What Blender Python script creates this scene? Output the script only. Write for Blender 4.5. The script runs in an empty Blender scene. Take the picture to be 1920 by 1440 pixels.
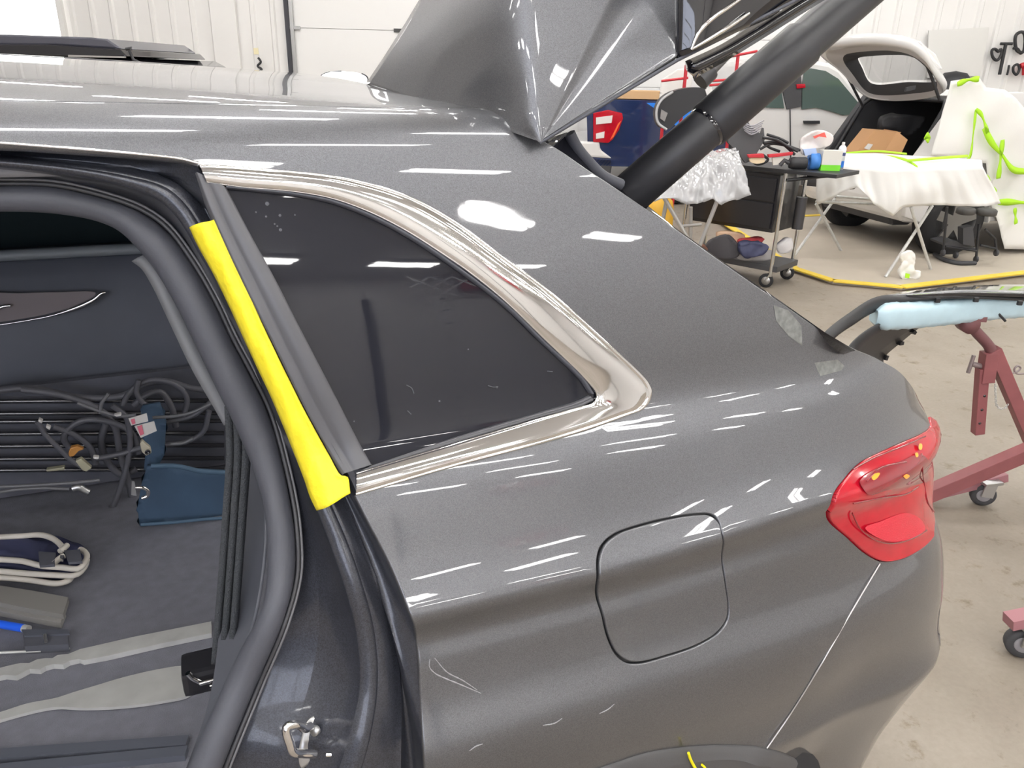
import bpy, bmesh, math, random
import numpy as np
from mathutils import Vector, Matrix
from mathutils.geometry import delaunay_2d_cdt
random.seed(7); rng = np.random.default_rng(7)
SC = bpy.context.scene
COL = SC.collection
R_ = math.radians
# ------------------------------------------------------------------ camera, world, exposure
CAM_H, FPX = 1.65, 1442.0                     # eye height in metres, focal length in pixels of a 1920 px wide frame
AZ, PITCH, ROLL = R_(23), R_(22), R_(1.5)
_d = np.array([math.sin(AZ)*math.cos(PITCH), math.cos(AZ)*math.cos(PITCH), -math.sin(PITCH)])
_r0 = np.array([math.cos(AZ), -math.sin(AZ), 0.0]); _u0 = np.cross(_r0, _d)
_r = _r0*math.cos(ROLL)+_u0*math.sin(ROLL); _u = _u0*math.cos(ROLL)-_r0*math.sin(ROLL)
_C = np.array([0, 0, CAM_H])
cam = bpy.data.cameras.new('camera'); cam.sensor_width = 36.0; cam.lens = FPX/1920*36.0; cam.clip_start = 0.05; cam.clip_end = 100
co = bpy.data.objects.new('camera', cam); COL.objects.link(co)
co.matrix_world = Matrix(((_r[0], _u[0], -_d[0], 0), (_r[1], _u[1], -_d[1], 0), (_r[2], _u[2], -_d[2], CAM_H), (0, 0, 0, 1)))
SC.camera = co
w = bpy.data.worlds.new('world'); SC.world = w; w.use_nodes = True
w.node_tree.nodes['Background'].inputs[0].default_value = (1, 1, 1, 1); w.node_tree.nodes['Background'].inputs[1].default_value = 0.25
SC.view_settings.view_transform = 'Standard'; SC.view_settings.look = 'None'; SC.view_settings.gamma = 1; SC.view_settings.use_curve_mapping = False
SC.view_settings.exposure = 0.22
SC.cycles.use_denoising = True
SC.cycles.max_bounces = 8; SC.cycles.diffuse_bounces = 4; SC.cycles.glossy_bounces = 4; SC.cycles.sample_clamp_indirect = 6.0
LAMP_E = 30.0                                  # strength of the ceiling strip lamps

# ------------------------------------------------------------------ measuring helpers
def ray(x, y):
    v = _d + _r*(x-960)/FPX - _u*(y-720)/FPX
    return v/np.linalg.norm(v)
def on_y(x, y, Y): v = ray(x, y); return _C + v*(Y/v[1])
def on_z(x, y, Z): v = ray(x, y); return _C + v*((Z-CAM_H)/v[2])
def project(P):
    q = np.asarray(P) - _C; z = q@_d
    return np.stack([960+FPX*(q@_r)/z, 720-FPX*(q@_u)/z], -1)
F0 = np.array([math.sin(AZ), math.cos(AZ), 0.0]); R0 = _r0.copy()       # the shop's own axes: depth and right
def room(a, b, z=0.0): return R0*a + F0*b + np.array([0, 0, z])
def on_b(x, y, b):                              # a point on the upright plane b metres into the shop
    v = ray(x, y); return _C + v*(b/(v@F0))

# ------------------------------------------------------------------ materials
MATS = {}
def mat(name, col, rough=.5, metal=0., coat=0., emit=None, estr=0., spec=.5, bump=0., bscale=60., var=0., vscale=8., trans=0., alpha=1., coat_rough=.02, ior=1.5, sheen=0.):
    m = bpy.data.materials.new(name); m.use_nodes = True; nt = m.node_tree; b = nt.nodes['Principled BSDF']; I = b.inputs
    I['Base Color'].default_value = (*col, 1); I['Roughness'].default_value = rough; I['Metallic'].default_value = metal
    I['Coat Weight'].default_value = coat; I['Coat Roughness'].default_value = coat_rough; I['Specular IOR Level'].default_value = spec
    I['Transmission Weight'].default_value = trans; I['Alpha'].default_value = alpha; I['IOR'].default_value = ior; I['Sheen Weight'].default_value = sheen
    if emit: I['Emission Color'].default_value = (*emit, 1); I['Emission Strength'].default_value = estr
    tc = None
    if bump or var:
        tc = nt.nodes.new('ShaderNodeTexCoord')
    if bump:
        n = nt.nodes.new('ShaderNodeTexNoise'); n.inputs['Scale'].default_value = bscale; n.inputs['Detail'].default_value = 4
        bp = nt.nodes.new('ShaderNodeBump'); bp.inputs['Strength'].default_value = bump; bp.inputs['Distance'].default_value = .01
        nt.links.new(tc.outputs['Object'], n.inputs['Vector']); nt.links.new(n.outputs['Fac'], bp.inputs['Height']); nt.links.new(bp.outputs['Normal'], I['Normal'])
    if var:
        n = nt.nodes.new('ShaderNodeTexNoise'); n.inputs['Scale'].default_value = vscale; n.inputs['Detail'].default_value = 6
        mx = nt.nodes.new('ShaderNodeMix'); mx.data_type = 'RGBA'
        mx.inputs[6].default_value = (*[c*(1-var) for c in col], 1); mx.inputs[7].default_value = (*[min(1, c*(1+var)) for c in col], 1)
        nt.links.new(tc.outputs['Object'], n.inputs['Vector']); nt.links.new(n.outputs['Fac'], mx.inputs[0]); nt.links.new(mx.outputs[2], I['Base Color'])
    MATS[name] = m
    return m
def S(r, g, b):                                 # an sRGB 0-255 colour as linear light
    f = lambda c: ((c/255+.055)/1.055)**2.4 if c > 10 else c/255/12.92
    return (f(r), f(g), f(b))
# ------------------------------------------------------------------ objects
def tagit(o, label=None, cat=None, group=None, kind=None):
    if label: o['label'] = label
    if cat: o['category'] = cat
    if group: o['group'] = group
    if kind: o['kind'] = kind
    return o
def thing(name, label, cat, loc=(0, 0, 0), rz=0., group=None):
    o = bpy.data.objects.new(name, None); COL.objects.link(o); o.location = [float(c) for c in loc]; o.rotation_euler = (0, 0, rz); o.empty_display_size = .1
    return tagit(o, label, cat, group)
def world_of(o):
    m = Matrix.LocRotScale(o.location, o.rotation_euler, o.scale)
    return world_of(o.parent) @ o.matrix_parent_inverse @ m if o.parent else m
def link(name, me, m, parent=None, local=False):
    """one mesh object; vertices in world space unless local"""
    o = bpy.data.objects.new(name, me); COL.objects.link(o)
    if m is not None: me.materials.append(m)
    if parent is not None:
        o.parent = parent
        if not local: o.matrix_parent_inverse = world_of(parent).inverted()
    return o
def mesh(name, V, Fc, normals=None, smooth=True):
    me = bpy.data.meshes.new(name); me.from_pydata([tuple(float(c) for c in v) for v in V], [], [tuple(int(i) for i in f) for f in Fc]); me.update()
    me.polygons.foreach_set('use_smooth', [smooth]*len(me.polygons))
    if normals is not None: me.normals_split_custom_set_from_vertices([tuple(n) for n in normals])
    return me
def recentre(o):
    """move a free-standing mesh's origin to its base centre"""
    me = o.data; co_ = np.array([v.co[:] for v in me.vertices]); c = (co_.min(0)+co_.max(0))/2; c[2] = co_[:, 2].min()
    me.transform(Matrix.Translation([-float(x) for x in c])); o.location = [float(x) for x in c]; return o

class MB:
    """collects shapes into one mesh"""
    def __init__(s): s.V = []; s.F = []; s.flat = []
    def add(s, V, Fc, flat=False):
        k = len(s.V); s.V += [tuple(v) for v in V]; s.F += [tuple(i+k for i in f) for f in Fc]; s.flat += [flat]*len(Fc); return s
    def box(s, c, size, M=None, bev=0.):
        bm = bmesh.new(); bmesh.ops.create_cube(bm, size=1)
        for v in bm.verts: v.co = Vector((v.co.x*size[0], v.co.y*size[1], v.co.z*size[2]))
        if bev: bmesh.ops.bevel(bm, geom=list(bm.edges), offset=bev, segments=2, affect='EDGES', profile=.7)
        T = Matrix.Translation([float(x) for x in c]) @ (M.to_4x4() if M else Matrix())
        bm.transform(T); bm.verts.index_update()
        s.add([v.co[:] for v in bm.verts], [[v.index for v in f.verts] for f in bm.faces], True); bm.free(); return s
    def tube(s, pts, rad, n=10, cap=True, closed=False):
        P = np.array(pts, float); N = len(P); rad = np.broadcast_to(np.array(rad, float), (N,))
        T = np.gradient(P, axis=0) if not closed else (np.roll(P, -1, 0)-np.roll(P, 1, 0))
        T /= np.linalg.norm(T, axis=1)[:, None]+1e-12
        a = np.array([0, 0, 1.]) if abs(T[0][2]) < .9 else np.array([1., 0, 0])
        V = []
        for i in range(N):
            a = a - T[i]*(a@T[i]); a /= np.linalg.norm(a)+1e-12; b = np.cross(T[i], a)
            for k in range(n):
                t = 2*math.pi*k/n; V.append(P[i]+rad[i]*(a*math.cos(t)+b*math.sin(t)))
        Fc = []
        for i in range(N if closed else N-1):
            j = (i+1) % N
            for k in range(n): Fc.append((i*n+k, i*n+(k+1) % n, j*n+(k+1) % n, j*n+k))
        s.add(V, Fc)
        if cap and not closed: s.add(V[:n], [tuple(range(n))[::-1]], True); s.add(V[-n:], [tuple(range(n))], True)
        return s
    def rod(s, a, b, rad, n=12): return s.tube([a, (np.array(a)+np.array(b))/2, b], rad, n)
    def bar(s, a, b, wdt, h, up=(0, 0, 1)):
        """a rectangular bar from a to b"""
        a = np.array(a, float); b = np.array(b, float); t = (b-a)/np.linalg.norm(b-a); up = np.array(up, float); sd = np.cross(t, up); sd /= np.linalg.norm(sd); up = np.cross(sd, t)
        V = [p+sd*i*wdt/2+up*j*h/2 for p in (a, b) for i, j in ((-1, -1), (1, -1), (1, 1), (-1, 1))]
        return s.add(V, [(0, 1, 2, 3), (7, 6, 5, 4), (0, 4, 5, 1), (1, 5, 6, 2), (2, 6, 7, 3), (3, 7, 4, 0)], True)
    def lathe(s, prof, c=(0, 0, 0), axis=(0, 0, 1), n=24):
        """prof: (radius, height) pairs round an axis"""
        ax = np.array(axis, float); ax /= np.linalg.norm(ax); a = np.cross(ax, [0, 0, 1.]) if abs(ax[2]) < .9 else np.cross(ax, [0, 1., 0]); a /= np.linalg.norm(a); b = np.cross(ax, a); c = np.array(c, float)
        V = [c+ax*h+r*(a*math.cos(2*math.pi*k/n)+b*math.sin(2*math.pi*k/n)) for r, h in prof for k in range(n)]
        Fc = [(i*n+k, i*n+(k+1) % n, (i+1)*n+(k+1) % n, (i+1)*n+k) for i in range(len(prof)-1) for k in range(n)]
        return s.add(V, Fc)
    def prism(s, poly, origin, ax, ay, az, depth):
        """polygon (in ax, ay) extruded along az"""
        o, ax, ay, az = [np.array(q, float) for q in (origin, ax, ay, az)]; n = len(poly)
        A = [o+ax*p[0]+ay*p[1] for p in poly]; B = [p+az*depth for p in A]
        s.add(A+B, [tuple(range(n))[::-1], tuple(range(n, 2*n))]+[(i, (i+1) % n, n+(i+1) % n, n+i) for i in range(n)], True); return s
    def grid(s, P, flat=False, closed_u=False):
        P = np.asarray(P); a, b = P.shape[:2]
        Fc = [(i*b+j, i*b+j+1, ((i+1) % a)*b+j+1, ((i+1) % a)*b+j) for i in range(a if closed_u else a-1) for j in range(b-1)]
        return s.add(P.reshape(-1, 3), Fc, flat)
    def build(s, name, m, parent=None, local=False, bevel=0., thick=0., sub=0, smooth=True):
        me = bpy.data.meshes.new(name); me.from_pydata([tuple(float(c) for c in v) for v in s.V], [], s.F); me.update()
        me.polygons.foreach_set('use_smooth', [not f for f in s.flat])
        bm = bmesh.new(); bm.from_mesh(me); bmesh.ops.recalc_face_normals(bm, faces=list(bm.faces)); bm.to_mesh(me); bm.free()
        o = link(name, me, m, parent, local)
        if thick: md = o.modifiers.new('thickness', 'SOLIDIFY'); md.thickness = thick; md.offset = 0
        if bevel: md = o.modifiers.new('edges', 'BEVEL'); md.width = bevel; md.segments = 2; md.limit_method = 'ANGLE'
        if sub: md = o.modifiers.new('smooth', 'SUBSURF'); md.levels = sub; md.render_levels = sub
        return o
def spline(pts, n=None, closed=False, step=None):
    """Catmull-Rom through the points, resampled evenly"""
    P = np.array(pts, float); N = len(P)
    if N == 2: Q = np.linspace(P[0], P[1], 40)
    else:
        E = np.vstack([P[-1:], P, P[:2]]) if closed else np.vstack([2*P[0]-P[1], P, 2*P[-1]-P[-2]])
        out = []
        for i in range(1, len(E)-2):
            p0, p1, p2, p3 = E[i-1], E[i], E[i+1], E[i+2]
            # centripetal parametrisation keeps tight corners free of loops
            d1 = max(np.linalg.norm(p1-p0), 1e-9)**.5; d2 = max(np.linalg.norm(p2-p1), 1e-9)**.5; d3 = max(np.linalg.norm(p3-p2), 1e-9)**.5
            m1 = d2*((p1-p0)/d1-(p2-p0)/(d1+d2)+(p2-p1)/d2); m2 = d2*((p2-p1)/d2-(p3-p1)/(d2+d3)+(p3-p2)/d3)
            t = np.linspace(0, 1, 16, endpoint=False)[:, None]
            out.append((2*t**3-3*t**2+1)*p1+(t**3-2*t**2+t)*m1+(-2*t**3+3*t**2)*p2+(t**3-t**2)*m2)
        Q = np.vstack(out+([] if closed else [P[-1:]]))
        if closed: Q = np.vstack([Q, Q[:1]])
    L = np.concatenate([[0], np.cumsum(np.linalg.norm(np.diff(Q, axis=0), axis=1))])
    if n is None: n = max(2, int(round(L[-1]/step))+1)
    t = np.linspace(0, L[-1], n); Q = np.stack([np.interp(t, L, Q[:, k]) for k in range(Q.shape[1])], -1)
    return Q[:-1] if closed else Q
def poly_line(pts, step):
    P = np.array(pts, float); out = []
    for a, b in zip(P[:-1], P[1:]):
        k = max(1, int(round(np.linalg.norm(b-a)/step))); out += [a+(b-a)*i/k for i in range(k)]
    return np.array(out+[P[-1]])
def inside(pts, poly):
    x, y = pts[:, 0], pts[:, 1]; r = np.zeros(len(pts), bool); n = len(poly); j = n-1
    for i in range(n):
        xi, yi = poly[i]; xj, yj = poly[j]; den = (yj-yi) if yj != yi else 1e-12
        r ^= ((yi > y) != (yj > y)) & (x < (xj-xi)*(y-yi)/den+xi); j = i
    return r
# ------------------------------------------------------------------ the car's outer skin as a swept surface P(u, s): u runs along the side and round the rear corner, s up the side
_uu = np.linspace(-3.2, 2.6, 1161)
_th = np.interp(_uu, [-3.2, .62, .80, .95, 1.08, 1.20, 1.31, 1.45, 1.6, 2.6], [-.5, 0, 4, 12, 22, 38, 60, 80, 87, 90])
_k = np.exp(-np.linspace(-2, 2, 41)**2); _k /= _k.sum()
_th = np.radians(np.convolve(np.pad(_th, 20, mode='edge'), _k, mode='valid'))
_bx = np.concatenate([[0], np.cumsum(np.cos((_th[1:]+_th[:-1])/2)*.005)]); _by = np.concatenate([[0], np.cumsum(np.sin((_th[1:]+_th[:-1])/2)*.005)])
_i0 = int(np.argmin(abs(_uu-.3))); _bx += .3-_bx[_i0]; _by += .655-_by[_i0]
PROF = np.array([(.150, .16), (.100, .28), (.066, .47), (.038, .58), (.016, .655), (.009, .680), (.0130, .700), (.0145, .725), (.0100, .765), (.004, .80), (.0015, .83), (.0012, .855), (.0035, .880), (.0085, .898), (.0180, .917), (.0285, .937), (.0360, .957), (.0425, .979), (.0475, .998), (.0515, 1.008), (.0560, 1.016), (.0578, 1.025), (.0535, 1.043), (.0488, 1.058), (.0505, 1.066), (.0580, 1.077),
                 (.0700, 1.096), (.0835, 1.122), (.0955, 1.150), (.108, 1.18), (.123, 1.21), (.1455, 1.24), (.1555, 1.275), (.1625, 1.315), (.181, 1.40), (.207, 1.49), (.226, 1.550), (.243, 1.583), (.285, 1.607), (.36, 1.626), (.50, 1.642), (.72, 1.655), (1.0, 1.660)])
_pq = spline(PROF, n=1200)
_pk = np.exp(-np.linspace(-2, 2, 19)**2); _pk /= _pk.sum()
_pq = np.stack([np.convolve(np.pad(_pq[:, k], 9, mode='reflect', reflect_type='odd'), _pk, mode='valid') for k in (0, 1)], -1)
_ps = np.concatenate([[0], np.cumsum(np.linalg.norm(np.diff(_pq, axis=0), axis=1))])
S_TOP = _ps[-1]
def s_at_z(z): return float(np.interp(z, _pq[:, 1], _ps))
def skin(u, s, off=0.):
    u = np.asarray(u, float); s = np.asarray(s, float)
    def base(u, s):
        th = np.interp(u, _uu, _th); q = np.interp(s, _ps, _pq[:, 0]); z = np.interp(s, _ps, _pq[:, 1])
        k = np.clip((u-.42)/.42, 0, 1); k = k*k*(3-2*k); z = z+.026*k*np.exp(-((z-1.05)/.075)**2)                      # creases climb towards the rear light
        k = np.clip((u-.88)/.30, 0, 1); h = np.clip((.95-z)/.30, 0, 1); q = q-.054*k*k*(3-2*k)*h*h*(3-2*h)             # the bumper swells round the corner
        k = np.clip((u+.30)/.62, 0, 1.0); h = np.clip((z-1.598)/.05, 0, 1); z = z-.025*k**1.4*h*h*(3-2*h)             # the roof falls towards the tail
        return np.stack([np.interp(u, _uu, _bx)-np.sin(th)*q, np.interp(u, _uu, _by)+np.cos(th)*q, z], -1)
    P = base(u, s); e = .006
    n = np.cross(base(u+e, s)-base(u-e, s), base(u, s+e)-base(u, s-e)); n /= np.linalg.norm(n, axis=-1)[..., None]+1e-12
    return P+n*np.asarray(off)[..., None], n
_GU, _GS = np.meshgrid(np.linspace(-1.6, 1.5, 311), np.linspace(0, S_TOP, 220), indexing='ij')
_GC = {}
def unskin(x, y, off=0.):
    """skin coordinates (u, s) of the spot the photograph shows at x, y on the skin raised by off"""
    key = round(off, 3)
    if key not in _GC:
        P, n = skin(_GU, _GS, off); q = project(P); front = ((P-_C)*n).sum(-1) < 0
        q[~front] = 1e6
        _GC[key] = q.reshape(-1, 2)
    q = _GC[key]; i = int(np.argmin(((q-[x, y])**2).sum(1))); u, s = _GU.flat[i], _GS.flat[i]; us = np.array([u, s])
    for _ in range(6):
        e = 1e-3; A = np.array([us, us+[e, 0], us+[0, e]]); q3 = project(skin(A[:, 0], A[:, 1], off)[0]); J = np.stack([(q3[1]-q3[0])/e, (q3[2]-q3[0])/e], -1)
        if abs(np.linalg.det(J)) < 3e4: break
        st = np.linalg.solve(J, np.array([x, y])-q3[0])
        st = np.clip(st, -.012, .012); us = us+st
        us = np.clip(us, [u-.03, s-.03], [u+.03, s+.03])
    return us
def to_us(pts, off=0.):
    return np.array([unskin(p[0], p[1], off) if len(p) == 2 else (p[1], p[2]) for p in pts])
def trace(pts, off=0., closed=False, step=.006, curve=True):
    us = to_us(pts, off)
    return spline(us, closed=closed, step=step) if curve else poly_line(list(us)+([us[0]] if closed else []), step)
def patch(name, outer, holes, off, m, parent, step=.012, flange=.0, crown=0., hole_flange=True):
    """a sheet of the skin inside outer (skin coordinates), with holes, its edges turned in by flange"""
    loops = [np.asarray(outer)]+[np.asarray(h) for h in holes]
    pts = []; edges = []; k = 0
    for L in loops:
        n = len(L); pts += [Vector((float(a), float(b))) for a, b in L]; edges += [(k+i, k+(i+1) % n) for i in range(n)]; k += n
    lo, hi = loops[0].min(0), loops[0].max(0)
    gu, gs = np.meshgrid(np.arange(lo[0], hi[0], step), np.arange(lo[1], hi[1], step), indexing='ij'); g = np.stack([gu.ravel(), gs.ravel()], -1)
    ok = inside(g, loops[0])
    for h in loops[1:]: ok &= ~inside(g, h)
    g = g[ok]
    B = np.vstack(loops)
    if len(g):
        near = np.array([np.min((B[:, 0]-p[0])**2+(B[:, 1]-p[1])**2) for p in g]) < (step*.45)**2
        g = g[~near]
    pts += [Vector((float(a), float(b))) for a, b in g]
    v, e, f, *_ = delaunay_2d_cdt(pts, edges, [], 0, 1e-6)
    v = np.array([p[:] for p in v]); f = [t for t in f if len(t) == 3]
    c = np.array([v[list(t)].mean(0) for t in f]); ok = inside(c, loops[0])
    for h in loops[1:]: ok &= ~inside(c, h)
    f = [t for t, o in zip(f, ok) if o]
    o_ = np.full(len(v), off)
    if crown:
        dist = np.array([np.min((B[:, 0]-p[0])**2+(B[:, 1]-p[1])**2)**.5 for p in v]); o_ = off+crown*(1-np.exp(-dist/.02))
    P, n = skin(v[:, 0], v[:, 1], o_)
    f = [t if np.dot(np.cross(P[t[1]]-P[t[0]], P[t[2]]-P[t[0]]), n[t[0]]) > 0 else t[::-1] for t in f]
    V = list(P); N = list(n)
    if flange:
        cnt = {}
        for t in f:
            for a, b in ((t[0], t[1]), (t[1], t[2]), (t[2], t[0])): cnt[(a, b)] = 1
        bd = [(a, b) for a, b in cnt if (b, a) not in cnt]
        for a, b in bd:
            tdir = P[b]-P[a]; out = np.cross(tdir, n[a]); out /= np.linalg.norm(out)+1e-12; k = len(V)
            r = min(.0025, flange*.4)
            V += [P[a], P[b], P[b]+out*r*.7-n[b]*r*.7, P[a]+out*r*.7-n[a]*r*.7, P[b]+out*r-n[b]*flange, P[a]+out*r-n[a]*flange]
            N += [n[a], n[b], out*.8+n[b]*.6, out*.8+n[a]*.6, out, out]
            f += [(k+1, k, k+3, k+2), (k+2, k+3, k+5, k+4)]
    N = np.array(N); N /= np.linalg.norm(N, axis=1)[:, None]
    me = mesh(name, V, f, N)
    return link(name, me, m, parent)
def ribbon(name, A, B, prof, m, parent, n=160, closed=False, spl=True):
    """a moulding between two skin curves: prof lists (share of the way from A to B, height above the skin)"""
    A = spline(A, n=n+(1 if closed else 0), closed=closed) if spl else A; B = spline(B, n=n+(1 if closed else 0), closed=closed) if spl else B
    rows = []
    for t, o in prof:
        us = A+(B-A)*t; rows.append(skin(us[:, 0], us[:, 1], o)[0])
    mb = MB(); G = np.stack(rows, 1); mb.grid(G, closed_u=closed)
    o = mb.build(name, m, parent)
    return o
def sweep(name, rows, m, parent, n=140, thick=0., sub=0):
    """a sheet lofted through 3D curves"""
    G = np.stack([spline(r, n=n) for r in rows], 1); mb = MB(); mb.grid(G)
    return mb.build(name, m, parent, thick=thick, sub=sub)
def px3(pts, off=None, Y=None):
    """3D points seen at photo positions: on the skin moved by off, or on the plane Y"""
    if Y is not None: return np.array([on_y(p[0], p[1], Y if len(p) == 2 else p[2]) for p in pts])
    return np.array([skin(*unskin(p[0], p[1], off if len(p) == 2 else p[2]), off if len(p) == 2 else p[2])[0] for p in pts])

# paint with metal flake
paint = mat('charcoal_metallic_paint', (.152, .155, .167), .42, .85, coat=1.0, var=.0)
def flake(m, sc, amount):
    nt = m.node_tree; b = nt.nodes['Principled BSDF']; tc = nt.nodes.new('ShaderNodeTexCoord'); v = nt.nodes.new('ShaderNodeTexVoronoi'); v.inputs['Scale'].default_value = sc
    mr = nt.nodes.new('ShaderNodeMapRange'); mr.inputs['To Min'].default_value = 1-amount; mr.inputs['To Max'].default_value = 1+amount
    mx = nt.nodes.new('ShaderNodeVectorMath'); mx.operation = 'SCALE'; mx.inputs[0].default_value = b.inputs['Base Color'].default_value[:3]
    sp = nt.nodes.new('ShaderNodeSeparateColor')
    nt.links.new(tc.outputs['Object'], v.inputs['Vector']); nt.links.new(v.outputs['Color'], sp.inputs[0]); nt.links.new(sp.outputs[0], mr.inputs['Value']); nt.links.new(mr.outputs[0], mx.inputs['Scale']); nt.links.new(mx.outputs[0], b.inputs['Base Color'])
flake(paint, 1600, .22)
jamb_shade = mat('shaded_charcoal_paint', (.042, .045, .058), .40, .3, coat=.6, coat_rough=.08); flake(jamb_shade, 900, .35)  # the jamb's shadow is put into this darker copy of the body paint
chrome = mat('bright_chrome', (.78, .77, .77), .07, 1.)
satin_black = mat('satin_black_plastic', (.05, .05, .055), .38)
strip_grey = mat('grey_satin_strip', (.10, .10, .11), .35)
rubber = mat('soft_black_rubber', (.075, .078, .095), .55, bump=.05, bscale=300)
gloss_black = mat('gloss_black', (.008, .008, .012), .06, coat=1.)
tint = mat('tinted_glass', (.018, .019, .026), .02, spec=.5)
tape_m = mat('yellow_masking_tape', (1.0, .84, .035), .5, bump=.25, bscale=60)
arch_m = mat('grey_textured_plastic', (.085, .083, .085), .6, bump=.08, bscale=700)
red_lens = mat('red_lens', (.47, .006, .020), .10, coat=.45, var=.2, vscale=30)
red_bright = mat('red_reflector', (.72, .016, .045), .25, coat=.3, bump=.4, bscale=500)
red_dark = mat('dark_red_lens', (.25, .008, .018), .12, coat=1.)
amber = mat('amber_glint', S(255, 170, 30), .2, coat=1.)
steel = mat('bright_steel', (.62, .62, .60), .35, .35, var=.2, vscale=20)
dull_steel = mat('dull_steel', (.62, .62, .60), .45, .35, var=.25, vscale=25)
metal_grey = mat('zinc_metal', (.5, .5, .5), .35, .9)

car = thing('estate_car', 'charcoal grey metallic car in front, its rear door opening bare and tailgate raised', 'car', (0.2, 1.65, 0))

# ---- traced edges (photo positions)
edge_side = [(668, 928), (690, 972), (735, 1060), (768, 1140), (784, 1200), (791, 1300), (800, 1440), (806, 1600), (812, 1800)]
edge_top = [(372, 306), (340, 298), (250, 288), (120, 277), (0, 268), (-150, 258), (-400, 243)]
trim_low_out = [(666, 930), (847, 877), (1035, 827), (1130, 797), (1176, 780)]
trim_corner = [(1205, 768), (1218, 752), (1222, 734), (1216, 718), (1204, 703)]
trim_up_out = [(1129, 632), (1035, 548), (935, 474), (860, 418), (800, 382), (755, 362), (718, 350), (647, 333), (600, 326), (505, 317), (430, 311), (373, 309)]
pillar = [(1015, 264), (1050, 284), (1100, 319), (1150, 352), (1250, 420), (1350, 491), (1450, 560), (1540, 622), (1600, 655), (1650, 676), (1700, 712), (1730, 754), (1744, 796)]
tail_up = [(1744, 797), (1700, 824), (1650, 846), (1612, 866), (1585, 893), (1560, 932), (1548, 960)]
tail_low = [(1548, 960), (1551, 976), (1590, 1012), (1625, 1042), (1655, 1056), (1690, 1052), (1726, 1034), (1752, 1008)]
seam = [(1650, 1057), (1600, 1141), (1540, 1245), (1480, 1342), (1438, 1403)]
arch = [(940, 1560), (1000, 1500), (1060, 1462), (1133, 1437), (1214, 1411), (1291, 1400), (1368, 1397), (1438, 1404), (1484, 1420), (1512, 1441), (1560, 1510), (1590, 1600), (1600, 1760)]
sT = s_at_z(1.655); sR = s_at_z(1.612)
E_side = trace(edge_side); E_top = trace(edge_top[:-2]+[('p', -.55, to_us([edge_top[-3]])[0][1]+.012), ('p', -1.45, to_us([edge_top[-3]])[0][1]-.01)]); Tl = trace(trim_low_out); Tc = trace([trim_low_out[-1]]+trim_corner+[trim_up_out[0]]); Tu = trace(trim_up_out)
PIL = trace(pillar); TU = trace(tail_up); TLo = trace(tail_low); SEAM = trace(seam); ARCH = trace(arch)
ROOF_U = .395
def roof_end(s): return float(np.interp(np.interp(s, _ps, _pq[:, 0]), [.24, .30, .37, .445, .545, .645, .8, 1.0], [.395, .384, .358, .330, .306, .288, .268, .252]))
j = int(np.argmin(((ARCH-SEAM[-1])**2).sum(1)))
k0 = int(np.argmin(((TLo-SEAM[0])**2).sum(1)))
side_outer = np.vstack([E_side[::-1], Tl[1:], Tc[1:-1], Tu, E_top[1:], [(E_top[-1][0], sR)], [(x, sR) for x in np.linspace(E_top[-1][0]+.01, ROOF_U-.01, 60)], [(ROOF_U, sR)], PIL, TU[1:], TLo[1:k0+1], SEAM[1:-1], ARCH[:j+1][::-1]])
fuel = [(1117, 1088), (1117, 1050), (1125, 1022), (1150, 999), (1200, 981), (1260, 967), (1310, 960), (1336, 962), (1350, 975), (1357, 1000), (1357, 1040), (1363, 1090), (1369, 1135), (1367, 1163), (1350, 1188), (1310, 1213), (1250, 1234), (1200, 1247), (1176, 1246), (1155, 1232), (1138, 1200), (1125, 1150)]
FUEL = trace(fuel, closed=True)
cF = FUEL.mean(0); FUEL_IN = cF+(FUEL-cF)*.94
patch('quarter_panel', side_outer, [FUEL], 0., paint, car, step=.011, flange=.010)
fd = patch('fuel_door', FUEL_IN, [], .0015, paint, car, step=.010, flange=.008)
mbk = patch('fuel_door_recess', cF+(FUEL-cF)*1.04, [], -.011, satin_black, car, step=.03)
roof_outer = np.vstack([[(x, sR+.004) for x in np.linspace(roof_end(sR+.004), -1.5, 90)], [(x, S_TOP-.002) for x in np.linspace(-1.5, roof_end(S_TOP)-.01, 30)], [(roof_end(y), y) for y in np.linspace(S_TOP-.01, sR+.01, 60)]])
patch('roof_panel', roof_outer, [], 0., paint, car, step=.02, flange=.012)
patch('roof_ditch', np.vstack([[(x, sR-.012) for x in np.linspace(ROOF_U, -1.5, 40)], [(x, sR+.016) for x in np.linspace(-1.5, ROOF_U, 40)]]), [], -.009, satin_black, car, step=.03)
# ---- bumper cover below the seam and round the corner
bump_outer = np.vstack([SEAM[::-1], TLo[k0:], [(x, TLo[-1][1]) for x in np.linspace(TLo[-1][0]+.01, 2.1, 60)], [(2.1, y) for y in np.linspace(TLo[-1][1]-.02, .06, 20)], [(x, .05) for x in np.linspace(2.08, ARCH[-1][0]+.1, 60)], ARCH[j:][::-1]])
cB = bump_outer.mean(0)
patch('bumper_cover', bump_outer+(0.0022, 0), [], -.001, paint, car, step=.014, flange=.010)
# ---- rear light
tl_right = [('p', TLo[-1][0]+t*.16, TLo[-1][1]+.02+t*.06) for t in (.3, .7, 1.)]+[('p', TLo[-1][0]+.17, TU[0][1]-.06), ('p', TLo[-1][0]+.10, TU[0][1]+.0)]
LIGHT = np.vstack([TU[:-1], TLo, to_us(tl_right)])
cL = LIGHT.mean(0)
tl = patch('tail_light_lens', cL+(LIGHT-cL)*.952, [], .003, red_lens, car, step=.010, flange=.020, crown=.007)
patch('light_recess', cL+(LIGHT-cL)*1.02, [], -.011, gloss_black, car, step=.03)
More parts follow.
